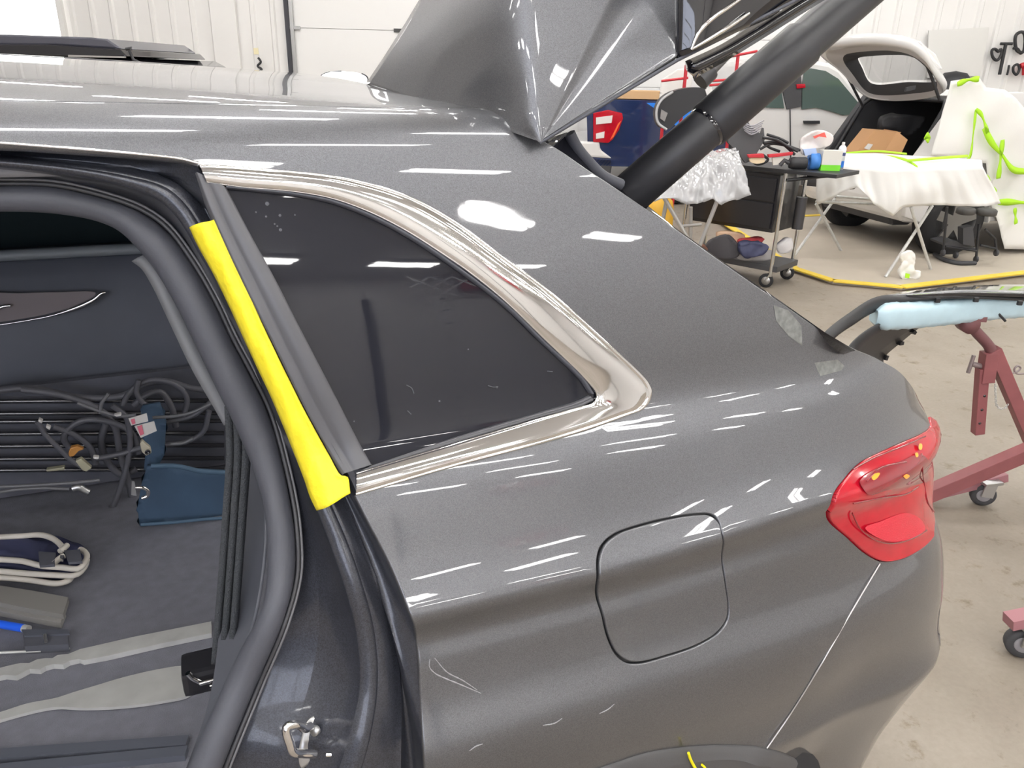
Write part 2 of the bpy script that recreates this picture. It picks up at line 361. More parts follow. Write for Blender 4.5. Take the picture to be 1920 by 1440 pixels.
# ---- chrome surround, quarter glass and pillar strip
tin_up = [(388, 343), (420, 348), (458, 353), (552, 361), (623, 374), (694, 400), (760, 434), (835, 482), (880, 513), (941, 562), (1019, 637), (1082, 697)]
tin_c = [(1105, 722), (1115, 735), (1117, 746), (1108, 756)]
tin_low = [(1090, 761), (1019, 781), (935, 806), (847, 833), (760, 859), (668, 887)]
tout = trim_up_out[::-1][1:]+trim_corner[::-1]+trim_low_out[::-1]
A_ = np.vstack([Tu[::-1], Tc[::-1][1:], Tl[::-1][1:]])
Bup = trace(tin_up); Bc = trace([tin_up[-1]]+tin_c+[tin_low[0]]); Blo = trace(tin_low)
def seglist(segs, ns): return np.vstack([spline(s, n=n)[(0 if i == 0 else 1):] for i, (s, n) in enumerate(zip(segs, ns))])
NS = (140, 60, 120)
SA = seglist([Tu[::-1], Tc[::-1], Tl[::-1]], NS); SB = seglist([Bup, Bc, Blo], NS)
ribbon('window_trim', SA, SB, [(-.012, -.008), (-.004, .001), (.02, .0030), (.085, .0040), (.11, .0022), (.135, .0042), (.30, .0054), (.50, .0059), (.70, .0056), (.86, .0046), (.94, .0034), (.958, .0020), (.976, .0028), (1.0, .0005), (1.005, -.010)], chrome, car, spl=False)
patch('trim_gasket', np.vstack([SA[::2], [SB[-1]], [SB[0]]])*1.0, [], -.010, rubber, car, step=.03)
ST_L = trace([(368, 322), (394, 392), (427, 466), (456, 528), (525, 668), (586, 790), (645, 888)]); ST_R = trace([(424, 352), (470, 440), (515, 522), (560, 610), (640, 765), (697, 872)])
ribbon('pillar_strip', ST_L, ST_R, [(-.08, -.02), (0., .0005), (.05, .0012), (.30, .0014), (.34, .0002), (.37, .0024), (.9, .0026), (1., .0008), (1.02, -.010)], strip_grey, car)
glass_o = np.vstack([trace([(415, 347), (505, 600), (600, 800), (660, 890)][::-1]), SB[5:-5] if False else SB])
GIN = np.vstack([ST_R[::-1], SB[int(NS[0]*.08):]])
cG = GIN.mean(0)
qg = patch('quarter_glass', cG+(GIN-cG)*1.02, [], -.006, tint, car, step=.012)
mb = MB()
for x, y, r_ in ((501, 382, .0022), (525, 404, .0016), (499, 406, .0012), (526, 431, .0018), (515, 420, .001), (520, 424, .001), (553, 403, .001), (524, 543, .0012), (480, 398, .001), (594, 682, .0012), (878, 655, .001), (932, 726, .0014), (824, 752, .0012), (664, 790, .001)):
    q = unskin(x, y, -.0055); p, n = skin(q[0], q[1], -.0055); mb.lathe([(r_, 0), (r_*.6, .0004), (0, .0006)], p, n, 8)
for pts in ([(915, 723), (926, 726), (934, 725)], [(1026, 696), (1036, 697)], [(762, 722), (772, 728), (776, 738)], [(764, 770), (771, 777)]): mb.tube(spline(px3(pts, -.0054), n=8), .0006, 4)
mb.build('glass_dust', mat('pale_dust', (.11, .115, .13), .8), qg)['kind'] = 'stuff'
# inner black frit and lower seal of the glass
fl_a = trace([(699, 872), (847, 822), (935, 796), (1019, 772), (1085, 752), (1106, 742)]); fl_b = trace([(672, 886), (847, 833), (935, 806), (1019, 781), (1092, 761), (1112, 751)])
ribbon('glass_seal', fl_b, fl_a, [(0, -.006), (.1, .002), (.45, .004), (.55, .001), (.65, .003), (.95, .001), (1., -.005)], strip_grey, car)
fu_a = trace([(424, 353), (552, 367), (623, 381), (694, 408), (760, 442), (835, 491), (941, 571), (1019, 646), (1090, 715), (1106, 738)])
fu_b = trace([(424, 349), (552, 361), (623, 374), (694, 400), (760, 434), (835, 482), (941, 562), (1019, 637), (1094, 708), (1114, 738)])
ribbon('glass_seal', fu_b, fu_a, [(0, -.004), (.2, .003), (.8, .002), (1., -.005)], rubber, car)
# ---- arch moulding
AO = ARCH; ar_in = trace([(1000, 1575), (1050, 1510), (1100, 1478), (1160, 1452), (1222, 1431), (1291, 1420), (1366, 1417), (1430, 1426), (1472, 1443), (1500, 1468), (1530, 1520), (1550, 1600), (1555, 1760)])
ar_in2 = trace([(1120, 1660), (1150, 1600), (1190, 1562), (1240, 1532), (1291, 1518), (1366, 1516), (1410, 1526), (1440, 1550), (1460, 1590), (1475, 1650), (1480, 1760)])
am = ribbon('wheel_arch_trim', spline(AO, n=160), spline(ar_in, n=160), [(-.05, -.012), (0., .001), (.1, .004), (.5, .007), (1., .010)], arch_m, car)
ribbon('wheel_arch_trim', spline(ar_in, n=160), spline(ar_in2, n=160), [(0, .010), (.5, .006), (1., .001), (1.02, -.05)], arch_m, car)
# yellow crayon mark on the moulding
mk = px3([(1291, 1412), (1294, 1422), (1301, 1436), (1311, 1452)], .012); mk2 = px3([(1316, 1434), (1322, 1440), (1326, 1452)], .012)
m_ = MB().tube(spline(mk, n=12), .0022, 6).tube(spline(mk2, n=8), .0018, 6); m_.build('crayon_mark', mat('yellow_crayon', S(250, 235, 20), .7), car)
# ---- seam highlight drawn as a bright line, crease scuffs
sm = spline(px3(seam, .0014), n=60); MB().tube(sm, .0011, 6).build('seam_highlight_line', mat('seam_highlight', (.7, .7, .7), .3, .6), car)
scuffm = mat('pale_scuff', (.34, .34, .36), .8)
for c in ([(806, 1236), (805, 1250), (815, 1262), (835, 1272), (862, 1283), (902, 1300)], [(815, 1234), (838, 1260), (868, 1276), (895, 1294)], [(880, 1408), (893, 1399), (905, 1395)], [(1018, 1360), (1040, 1356), (1054, 1347)], [(1124, 1338), (1140, 1330), (1152, 1320)]):
    sp_ = spline(px3(c, .0004), n=24); MB().tube(sp_, [.0004+.0007*math.sin(math.pi*i/23)*(.6+.4*math.sin(i*2.1)) for i in range(24)], 5).build('scuff_mark', scuffm, car)
reflectionm = mat('pale_reflection_grey', (.19, .195, .185), .75, var=.6, vscale=120)  # pale ceiling light reflections coloured onto the quarter panel
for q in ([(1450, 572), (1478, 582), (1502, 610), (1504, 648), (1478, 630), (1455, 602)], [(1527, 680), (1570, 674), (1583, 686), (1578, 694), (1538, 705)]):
    patch('painted_reflection', trace(q, closed=True, curve=False, step=.004), [], .0004, reflectionm, car, step=.006)
# ---- details inside the rear light
def lens_bit(nm, pts, off, m, curve=True, step=.005): return patch(nm, trace(pts, off, closed=True, curve=curve, step=step), [], off, m, tl, step=.008, flange=.0)
lens_bit('reflector', [(1622, 990), (1650, 978), (1700, 962), (1730, 978), (1735, 992), (1712, 1008), (1680, 1016), (1650, 1010)], .0106, red_bright)
lens_bit('lamp_bowl', [(1612, 905), (1640, 880), (1690, 864), (1724, 852), (1742, 872), (1744, 896), (1722, 908), (1670, 918), (1626, 926)], .0103, red_dark)
for pts in ([(1634, 894), (1640, 888), (1650, 887), (1645, 896), (1637, 900)], [(1694, 893), (1700, 889), (1706, 893), (1700, 898)], [(1724, 832), (1729, 833), (1728, 843), (1723, 842)], [(1716, 850), (1721, 849), (1722, 855), (1718, 857)]):
    lens_bit('amber_glint', pts, .0108, amber, step=.002)  # reflections of lights put into the lens as amber spots
for pts in ([(1598, 962), (1612, 990), (1640, 1012), (1672, 1019), (1710, 1010), (1738, 994)], [(1600, 880), (1640, 858), (1690, 838), (1735, 818)], [(1600, 944), (1650, 934), (1700, 926), (1722, 912)], [(1728, 850), (1730, 880), (1733, 905), (1738, 935), (1752, 960)], [(1625, 902), (1650, 878), (1700, 866)]):
    q = spline(px3(pts, .0105), n=30); MB().tube(q, .0012, 6).build('lens_rib', red_dark, tl)
# ---- door opening: steps of painted flange from the outer edge to the soft seal
S_OUT = [(-140, 348), (0, 350), (100, 357), (200, 375), (262, 398), (308, 430), (357, 494), (402, 572), (431, 634), (473, 684), (502, 775), (536, 900), (552, 1000), (552, 1080), (530, 1165), (480, 1285), (425, 1420), (380, 1540)]
S_OUT[9] = (466, 700)
S_IN = [(-140, 398), (0, 395), (100, 398), (180, 413), (222, 432), (258, 464), (296, 510), (336, 578), (368, 644), (400, 712), (434, 782), (476, 880), (496, 960), (502, 1040), (488, 1115), (438, 1245), (372, 1390), (320, 1520)]
S_MID = [((a+c)/2, (b+d)/2) for (a, b), (c, d) in zip(S_OUT, S_IN)]
EDGE = edge_top[::-1][1:-1]+[(362, 304), (376, 322), (405, 398), (470, 532), (540, 672), (600, 792), (657, 897)]+edge_side[1:]
def down(c, off, n=220): return spline(px3(c, off), n=n)
def follow(c, off, n=220): return spline(np.array([skin(*unskin(p[0], p[1], off), off)[0] for p in c]), n=n)
g1 = [(-150, 283), (0, 290), (150, 303), (255, 316), (332, 334), (364, 354), (390, 404), (448, 508), (508, 640), (577, 790), (636, 905), (664, 980), (704, 1080), (737, 1180), (751, 1280), (752, 1440), (752, 1600)]
g2 = [(-150, 292), (0, 300), (140, 314), (238, 330), (312, 352), (352, 388), (394, 458), (456, 562), (512, 684), (566, 810), (612, 925), (645, 1000), (678, 1090), (703, 1190), (708, 1290), (690, 1400), (650, 1520)]
g3 = [(-150, 306), (0, 314), (130, 328), (215, 345), (288, 370), (330, 406), (372, 474), (436, 585), (493, 705), (548, 838), (588, 940), (615, 1010), (646, 1100), (669, 1195), (674, 1290), (652, 1390), (610, 1510)]
g4 = [(-150, 330), (0, 333), (110, 342), (208, 361), (272, 387), (320, 422), (368, 487), (425, 596), (478, 705), (522, 810), (558, 915), (578, 1010), (596, 1100), (596, 1200), (572, 1310), (530, 1410), (480, 1530)]
rows = [(EDGE, -.001), (EDGE, -.012)]
N_ = 240
L = [down(EDGE, -.002, N_), down(g1, -.045, N_), down(g2, -.030, N_), down(g3, -.034, N_), down(g4, -.085, N_), down(S_OUT, -.095, N_), down(S_MID, -.11, N_)]
# two lanes: flange groove, raised ridge, inner flange
def lane(name, a, b, m, bow=0., extra=()):
    G = [a]+[a*(1-t)+b*t+np.array([0, -1, .3])*h for t, h in extra]+[b]; mb = MB(); mb.grid(np.stack(G, 1)); return mb.build(name, m, car)
lane('door_flange', L[0], L[1], jamb_shade, extra=[(.3, -.012), (.8, -.008)])
lane('door_flange', L[1], L[2], jamb_shade, extra=[(.25, -.002), (.75, .004)])
lane('pillar_ridge', L[2], L[3], jamb_shade, extra=[(.15, .004), (.5, .005), (.85, .004)])
lane('door_flange', L[3], L[4], jamb_shade, extra=[(.2, -.012), (.7, -.008)])
lane('door_flange', L[4], L[6], jamb_shade, extra=[(.3, -.004), (.7, -.002)])
# the seal is a fat hollow tube with a stitched lip
so, si = follow(S_OUT, -.080, 200), follow(S_IN, -.090, 200); sc = (so+si)/2; sr = np.linalg.norm(so-si, axis=1)/2
seal = MB().tube(sc, sr, 16).build('door_seal', rubber, car)
lip = so+(so-si)/np.linalg.norm(so-si, axis=1)[:, None]*.0035; lp = MB().tube(lip, .0028, 6); lp.build('seal_lip', satin_black, seal)
stl = so+(so-si)/np.linalg.norm(so-si, axis=1)[:, None]*.008; lp = MB().tube(stl, .0016, 6); lp.build('seal_lip', mat('seal_edge', (.14, .14, .15), .4), seal)
# bright thin line under the roof edge
bl = follow(edge_top[::-1][1:], .0005, 80); MB().tube(bl, .0016, 6).build('edge_bead', chrome, car)
# ---- door striker
sp = skin(*unskin(590, 1395, -.07), -.07)[0]
def sk(x, y, o=-.06): return skin(*unskin(x, y, o), o)[0]
st = MB(); P_ = [sk(568, 1440, -.075), sk(604, 1400, -.075), sk(612, 1360, -.075), sk(604, 1342, -.075), sk(582, 1345, -.075), sk(570, 1372, -.075), sk(562, 1410, -.075)]
base = MB(); c_ = sum(P_)/len(P_); nrm = np.array([-.75, -.6, .25]); nrm /= np.linalg.norm(nrm)
base.grid(np.stack([spline(np.array([c_+(p-c_)*k+nrm*h for p in P_]), n=40, closed=True) for k, h in ((1., -.004), (1., .002), (.9, .004), (.35, .004), (.0, .004))], 1), closed_u=True)
so_ = base.build('door_striker', metal_grey, car)
MB().tube(spline([sk(582, 1362), sk(572, 1366, -.05), sk(556, 1358, -.035), sk(538, 1362, -.03), sk(537, 1372, -.03), sk(543, 1392, -.032), sk(550, 1410, -.04), sk(566, 1413, -.05), sk(590, 1414, -.06)], n=50), .0052, 10).build('striker_loop', chrome, so_)
MB().lathe([(0, .006), (.006, .006), (.006, 0)], sk(594, 1368, -.066), nrm, 12).build('screw', metal_grey, so_)
MB().rod(sk(612, 1415, -.06), sk(634, 1415, -.055), .0028).build('guide_pin', chrome, so_)
# ---- tape along the pillar: lies on ridge and flange, wrinkled edge
tA = [(355, 427), (372, 462), (402, 516), (432, 578), (470, 662), (512, 752), (552, 850), (572, 902), (582, 932), (594, 957)]
tB = [(401, 412), (418, 442), (445, 502), (480, 582), (528, 684), (572, 772), (615, 850), (640, 892), (651, 893), (657, 925)]
tA3 = follow(tA, -.030, 90); tB3 = follow(tB, -.004, 90); rowsT = []
for k in range(9):
    t = k/8; h = .020*math.sin(math.pi*min(1, t*1.25))**.8 if t < .8 else .002*(1-(t-.8)*5)
    w_ = np.array([.0009*math.sin(i*.21+k*.9)+.0006*math.sin(i*.47+k*1.7) for i in range(90)])
    rowsT.append(tA3*(1-t)+tB3*t+np.outer(h*.45+w_*(1 if 0 < k < 8 else .4), [-.1, -.95, .3]))
mb = MB(); mb.grid(np.stack(rowsT, 1)); tape = mb.build('masking_tape', tape_m, None, thick=.0012); recentre(tape)
tagit(tape, 'long strip of bright yellow masking tape along the rear door pillar', 'tape')

# ---- tailgate, raised: its flank fans out from the hinge corner
def resamp(Q, n):
    Q = np.asarray(Q, float); L_ = np.concatenate([[0], np.cumsum(np.linalg.norm(np.diff(Q, axis=0), axis=1))]); t = np.linspace(0, L_[-1], n); return np.stack([np.interp(t, L_, Q[:, k]) for k in range(3)], -1)
bound = np.array([(1269., 111), (1268, -300), (960, -300), (930, -260), (850, -110), (790, 0), (760, 50), (725, 105), (676, 178), (640, 225)]); cA = np.array([1013., 266.])
def reach(ph):
    dv = np.array([math.cos(ph), -math.sin(ph)]); best = 0
    for p, q in zip(bound[:-1], bound[1:]):
        e = q-p; den = dv[0]*e[1]-dv[1]*e[0]
        if abs(den) < 1e-9: continue
        t = ((p[0]-cA[0])*e[1]-(p[1]-cA[1])*e[0])/den; k = ((p[0]-cA[0])*dv[1]-(p[1]-cA[1])*dv[0])/den
        if -1e-6 <= k <= 1+1e-6 and t > best: best = t
    return best
phs = R_(1)*np.concatenate([np.linspace(161.5, 70, 90), np.linspace(69, 64, 16), np.linspace(63.6, 55, 24), np.linspace(54, 31.19, 30)])
# heights of the flank over the fan angle: a flat facet, a hollow, a crease and a gently rounded outer face
_hs = spline([(31, 0, 0), (38, .00005, 0), (45, .0001, 0), (51, .00014, 0), (55, .000158, 0), (58, .000164, 0), (61, .000160, 0), (64.4, .00015, 0), (66, .00015, 0), (75, .00015, 0), (90, .00015, 0), (110, .00015, 0), (130, .00014, 0), (150, .00013, 0), (179, .00011, 0)], n=400)
hk_ = lambda ph: float(np.interp(math.degrees(ph), _hs[:, 0], _hs[:, 1]))
roll_ = lambda ph, t: .22*min(1, max(0, (math.degrees(ph)-68)/40))*max(0, (t-.45)/.55)**2.6
gate = []
for ph in phs:
    rm = reach(ph); dv = np.array([math.cos(ph), -math.sin(ph)]); row = []
    for r_ in np.linspace(.0, 1, 40)**.8*rm:
        p = cA+dv*r_; q_ = min(1, max(0, (math.degrees(ph)-92)/69.5)); q_ = q_*q_*(3-2*q_); Yd = (.873+r_*hk_(ph)+roll_(ph, r_/rm))*(1-q_)+(.873+float(np.interp(r_, [0, 50, 100, 170, 240, 300, 345], [0, .025, .075, .14, .225, .33, .43])))*q_
        row.append(on_y(p[0], p[1], Yd))
    gate.append(row)
Gs = np.array(gate)                                 # rows: angle, columns: reach
mb = MB(); mb.grid(Gs); rimp = Gs[:90, -1]
far = np.stack([rimp+np.array([.02*t+.36*t*t, 0, -.02*t])*1.0+np.array([0, 1., 0])*(.05*t+.5*t*t) for t in np.linspace(0, 1, 8)], 0); mb.grid(far)
tailgate = mb.build('tailgate', paint, car, thick=.006)
MB().tube(spline([on_y(x, y, .873+math.hypot(x-1013, 266-y)*hk_(R_(64.8))-.0005) for x, y in [(1016, 259), (1070, 144), (1131, 14), (1200, -133)]], n=20), .0011, 6).build('crease_edge', chrome, tailgate)  # edge highlight of the crease laid on as a thin bright bead
e0 = px3([(1012, 268), (1150, 185), (1270, 113), (1360, 68), (1450, 22), (1560, -34)], Y=.872); MB().tube(resamp(e0, 60), .0022, 8).build('tailgate_edge_seal', rubber, tailgate)
# gloss black garnish beyond the painted flank
ga = MB(); pts = px3([(1269, 111), (1269, -80), (1269, -300), (1900, -300), (1640, -80), (1440, 30), (1355, 70)], Y=.885)
gA = [resamp(px3([(1269, 111), (1269, -300)], Y=.880), 30), resamp(px3([(1300, 96), (1400, -300)], Y=.868), 30), resamp(px3([(1370, 62), (1600, -300)], Y=.872), 30), resamp(px3([(1440, 28), (1900, -300)], Y=.885), 30)]
ga.grid(np.stack([spline(np.stack(gA, 1)[i], n=24) for i in range(30)], 0)); gar = ga.build('tailgate_garnish', gloss_black, tailgate, thick=.012)
for pts in ([(1296, 93), (1310, 62), (1335, 35), (1368, 12), (1400, -10)], [(1296, 93), (1330, 73), (1370, 48), (1405, 25)]):
    q = spline(px3(pts, Y=.862), n=30); MB().tube(q, [.0016+.0016*math.sin(math.pi*i/29) for i in range(30)], 6).build('chrome_accent', chrome, gar)
# lower gloss rail next to the garnish
rl = [(1285, 122), (1350, 92), (1420, 50), (1500, 0), (1600, -60)]; rl2 = [(1300, 140), (1372, 100), (1445, 55), (1520, 8), (1620, -52)]
sweep('tailgate_rail', [px3(rl, Y=.90), px3([((a+c)/2, (b+d)/2) for (a, b), (c, d) in zip(rl, rl2)], Y=.885), px3(rl2, Y=.92)], gloss_black, tailgate, n=30, thick=.01)
# gas strut on the far side
s2 = [(1318, 148), (1345, 118), (1400, 62), (1470, -10), (1540, -80)]
MB().tube(resamp(px3(s2, Y=1.6), 12), .014, 12).build('far_strut', mat('strut_grey', (.12, .12, .12), .45), car)
MB().tube(resamp(px3([(1312, 152), (1322, 142), (1332, 132)], Y=1.6), 6), .022, 12).build('far_strut', satin_black, car)
# lift strut, near side
a, b = on_y(1168, 375, .955), on_y(1640, -36, .955); t = (b-a)/np.linalg.norm(b-a); Ls = np.linalg.norm(b-a)
stm = mat('strut_black', (.028, .028, .032), .42); kx = np.linalg.norm(on_y(1310, 215, .955)-a)/Ls
so2 = MB().lathe([(0, 0), (.030, 0), (.030, Ls*kx)], a, t, 28).build('lift_strut', stm, car)
MB().lathe([(.030, Ls*kx), (.0335, Ls*kx+.004), (.0335, Ls*(kx+.38)), (.030, Ls*(kx+.39)), (.030, Ls*1.1)], a, t, 28).build('strut_sleeve', stm, so2)
MB().lathe([(.0305, Ls*kx-.004), (.031, Ls*kx), (.0305, Ls*kx+.004)], a, t, 28).build('strut_joint', gloss_black, so2)
# black jamb of the tailgate opening
jo = follow([(1012, 262), (1050, 284), (1100, 319), (1150, 352), (1250, 420), (1350, 491), (1450, 560), (1540, 622), (1600, 655)], -.002, 60)
ji = px3([(1020, 262, .91), (1066, 247, .95), (1090, 276, .95), (1120, 318, .95), (1168, 348, .945), (1262, 424, .93), (1362, 495, .90), (1460, 562, .86), (1548, 624, .82), (1604, 657, .79)], Y=1)
jm = (resamp(jo, 60)+resamp(ji, 60))/2+np.array([-.01, .01, -.01])
sweep('tailgate_jamb', [resamp(jo, 60), jm, resamp(ji, 60)], gloss_black, car, n=60)
MB().tube(spline(px3([(1068, 250), (1080, 274), (1100, 300), (1130, 330), (1165, 347)], Y=.94), n=30), .008, 8).build('tailgate_seal', rubber, car)
# ------------------------------------------------------------------ general sheets and bars drawn in a plane of their own
def frame_of(n):
    n = np.array(n, float); n /= np.linalg.norm(n); a = np.cross([0, 0, 1.], n)
    a = a/np.linalg.norm(a) if np.linalg.norm(a) > 1e-3 else np.array([1., 0, 0]); return a, np.cross(n, a), n
def hit(x, y, p0, n):
    v = ray(x, y); n = np.array(n, float); return _C+v*(((np.array(p0)-_C)@n)/(v@n))
def slab(name, P3, n, depth, m, parent=None, curve=False, bevel=0., mb=None):
    """the outline P3 (3D points in one plane) given depth behind its face; n points out of the face"""
    P3 = spline(np.array(P3), closed=True, step=.008) if curve else np.array(P3)
    n = np.array(n, float); n /= np.linalg.norm(n); k = len(P3); own = mb is None; mb = mb or MB()
    mb.add(list(P3)+list(P3-n*depth), [tuple(range(k)), tuple(range(2*k-1, k-1, -1))]+[(i, i+k, (i+1) % k+k, (i+1) % k) for i in range(k)], True)
    return mb.build(name, m, parent, bevel=bevel) if own else mb
def cloth(name, P3, n, m, parent=None, step=.03, disp=None, thick=.003, curve=False):
    """a creased sheet inside the outline P3, pushed along n by disp(a, b)"""
    a_, b_, n_ = frame_of(n); P3 = np.array(P3); o = P3.mean(0); Q = np.stack([(P3-o)@a_, (P3-o)@b_], -1)
    Q = spline(Q, closed=True, step=step*.6) if curve else poly_line(np.vstack([Q, Q[:1]]), step*.7)[:-1]
    lo, hi = Q.min(0), Q.max(0); g = np.stack(np.meshgrid(np.arange(lo[0], hi[0], step), np.arange(lo[1], hi[1], step), indexing='ij'), -1).reshape(-1, 2)
    g = g[inside(g, Q)]; g = g[[np.min(((Q-p)**2).sum(1)) > (step*.4)**2 for p in g]] if len(g) else g
    pts = [Vector((float(p[0]), float(p[1]))) for p in np.vstack([Q, g])]; k = len(Q)
    v, e, f, *_ = delaunay_2d_cdt(pts, [(i, (i+1) % k) for i in range(k)], [], 0, 1e-6)
    v = np.array([p[:] for p in v]); f = [t for t in f if len(t) == 3]; ok = inside(np.array([v[list(t)].mean(0) for t in f]), Q); f = [t for t, q in zip(f, ok) if q]
    h = disp(v[:, 0], v[:, 1]) if disp else 0
    P = o+np.outer(v[:, 0], a_)+np.outer(v[:, 1], b_)+np.outer(np.ones(len(v))*h, n_)
    mb = MB(); mb.add(list(P), f); return mb.build(name, m, parent, thick=thick)
def crumple(amp, sc, seed):
    r = np.random.default_rng(seed); K = [(r.uniform(-1, 1), r.uniform(-1, 1), r.uniform(0, 6.28), r.uniform(.4, 1.6)) for _ in range(9)]
    return lambda x, y: amp*sum(np.abs(np.sin((x*a+y*b)*sc*f+p))*1.3-.8 for a, b, p, f in K)/4
# ------------------------------------------------------------------ inside the car
dark_trim = mat('dark_interior_trim', (.085, .092, .115), .55, var=.25, vscale=6)
dark_cloth = mat('black_interior_cloth', (.085, .088, .108), .8, var=.4, vscale=14)
carpet = mat('grey_boot_carpet', (.165, .168, .20), .9, var=.25, vscale=40, bump=.3, bscale=400)
FZ = .62
def fl(x, y, z=FZ): return on_z(x, y, z)
mb = MB(); mb.box((-.55, 1.52, FZ-.03), (2.4, 1.50, .06)); mb.build('boot_floor', carpet, car)
mb = MB(); mb.grid(np.array([[(x, y, z) for x in np.linspace(-1.6, 1.0, 12)] for y, z in ((2.12, .60), (2.10, .80), (2.09, .93), (2.10, 1.05), (2.12, 1.16), (2.16, 1.21), (2.20, 1.22))])); fdp = mb.build('far_door_panel', dark_trim, car, thick=.01)
mb = MB(); mb.grid(np.array([[(x, y, z) for x in np.linspace(-1.6, .9, 8)] for y, z in ((2.20, 1.22), (2.12, 1.50), (2.0, 1.58))])); mb.build('far_window', mat('far_tinted_window', (.03, .045, .05), .2), car, thick=.01)
MB().tube([(-1.6, 2.145, 1.215), (-.2, 2.145, 1.215), (.1, 2.145, 1.21), (.9, 2.145, 1.21)], .014, 8).build('window_ledge', mat('ledge_grey', (.2, .22, .24), .4), fdp)
mb = MB(); mb.grid(np.array([[(x, y, z) for x in np.linspace(-1.6, .38, 8)] for y, z in ((.93, 1.545), (1.1, 1.575), (1.6, 1.59), (2.05, 1.575), (2.2, 1.50))])); mb.build('headliner', mat('grey_headliner', (.22, .22, .24), .9), car, thick=.01)
mb = MB(); mb.box((-1.62, 1.5, 1.05), (.05, 1.3, 1.1)); mb.build('front_bulkhead', dark_cloth, car)
sw = spline([on_y(*p, 2.07) for p in [(-80, 620), (0, 609), (50, 601), (100, 591), (150, 574), (178, 560), (190, 550), (198, 548)]], n=60)
MB().tube(sw, [.0025+.0045*max(0, math.sin(math.pi*max(0, (i-36))/26)) for i in range(60)], 8).build('chrome_swoosh', chrome, fdp)
slab('handle_recess', [on_y(*p, 2.075) for p in [(-60, 560), (0, 562), (20, 566), (30, 573), (22, 586), (0, 594), (-60, 600)]], (0, -1, 0), .006, dark_cloth, fdp, curve=True)
MB().tube(spline([on_y(*p, 2.06) for p in [(-60, 592), (-10, 580), (8, 574), (20, 573)]], n=20), [.008-.004*i/19 for i in range(20)], 8).build('door_handle', chrome, fdp)
slab('door_speaker_trim', [on_y(*p, 2.072) for p in [(-60, 556), (40, 550), (110, 548), (180, 549), (165, 562), (100, 586), (0, 604), (-60, 612)]], (0, -1, 0), .004, mat('brown_trim', (.18,.155,.165), .35), fdp, curve=True)
# inner pillar trim strip, webbing, buckle
ps = follow([(262, 482), (280, 496), (300, 528), (334, 600), (374, 684), (416, 758), (434, 790)], -.17, 60)
mb = MB(); mb.grid(np.stack([ps+np.array([-.009, 0, -.004]), ps+np.array([-.003, -.004, 0]), ps+np.array([.009, 0, .004])], 1)); mb.build('pillar_trim_edge', mat('mid_grey_trim', (.20, .205, .22), .5), car, thick=.003)
mb = MB(); mb.grid(np.stack([follow([(262, 420), (310, 460), (345, 520), (395, 620), (450, 730), (490, 860), (500, 980), (480, 1150), (430, 1290), (340, 1500)], o, 60) for o in (-.115, -.16, -.24)]+[follow([(300, 455), (320, 500), (360, 580), (405, 680), (430, 760), (430, 900), (425, 1000), (415, 1150), (395, 1290), (330, 1500)], -.26, 60)], 1)); mb.build('inner_pillar_trim', mat('pillar_trim_dark', (.10, .105, .125), .6), car, thick=.004)
web = mat('seat_belt_webbing', (.065, .071, .08), .85, bump=.6, bscale=500)
for i in range(3):
    a = [on_y(x0+i*15, y0, .945-.004*i) for x0, y0 in [(421, 762), (424, 850), (418, 950), (409, 1080), (401, 1180), (396, 1245)]]; b = [p+np.array([.0105, .003, 0]) for p in a]
    mb = MB(); mb.grid(np.stack([spline(a, n=40), (spline(a, n=40)+spline(b, n=40))/2+np.array([0, -.004, 0]), spline(b, n=40)], 1)); mb.build('seat_belt', web, car, thick=.0015)
bc = on_y(380, 1258, .975); mb = MB(); mb.box(bc, (.055, .05, .04), bev=.008); bk = mb.build('belt_anchor', mat('anchor_black', (.018, .018, .022), .35), car)
MB().tube(spline([on_y(*p, .95) for p in [(352, 1262), (362, 1272), (375, 1278)]], n=12), .004, 8).build('anchor_loop', chrome, bk); MB().tube([on_y(374, 1282, .94), on_y(392, 1277, .94), on_y(410, 1272, .94)], .0035, 8).build('anchor_pin', chrome, bk); MB().rod(on_y(393, 1287, .94), on_y(404, 1285, .94), .004).build('anchor_pin', chrome, bk)
slab('window_gap_trim', [on_y(*p, 1.05) for p in [(325, 545), (336, 545), (348, 573), (340, 563)]], (0, -1, 0), .004, mat('white_headliner_edge', (.55, .55, .56), .6), car)
# sill steps
for k, (pa, pb) in enumerate((((-60, 1422), (352, 1392)), ((-60, 1452), (350, 1412)))):
    MB().bar(fl(*pa, FZ+.006), fl(*pb, FZ+.006), .02, .012).build('sill_step', dark_trim, car)
# ------------------------------------------------------------------ loose things lying inside the car
def free(o, label, cat, group=None): return tagit(recentre(o), label, cat, group)
bar_px = [(-230, 1300), (-120, 1282), (-40, 1262), (0, 1252), (20, 1247), (38, 1243), (55, 1243), (70, 1236), (85, 1234), (98, 1234), (108, 1228), (128, 1226), (150, 1217), (250, 1194), (396, 1165), (396, 1187), (300, 1207), (200, 1230), (156, 1238), (148, 1235), (130, 1239), (118, 1246), (100, 1245), (85, 1249), (75, 1255), (55, 1254), (42, 1261), (30, 1267), (10, 1265), (-40, 1276), (-120, 1300), (-225, 1322)]
free(slab('pry_bar', [fl(*p, FZ+.012) for p in bar_px], (0, 0, 1), .011, dull_steel), 'flat grey steel pry bar with notched edge on the car floor', 'tool')
sp_px = [(-200, 1400), (-120, 1372), (-40, 1346), (0, 1335), (50, 1319), (92, 1311), (106, 1308), (140, 1297), (180, 1285), (230, 1270), (300, 1254), (345, 1249), (362, 1262), (368, 1284), (355, 1302), (300, 1315), (250, 1322), (200, 1326), (150, 1327), (112, 1325), (92, 1327), (50, 1336), (0, 1350), (-40, 1362), (-120, 1390), (-195, 1416)]
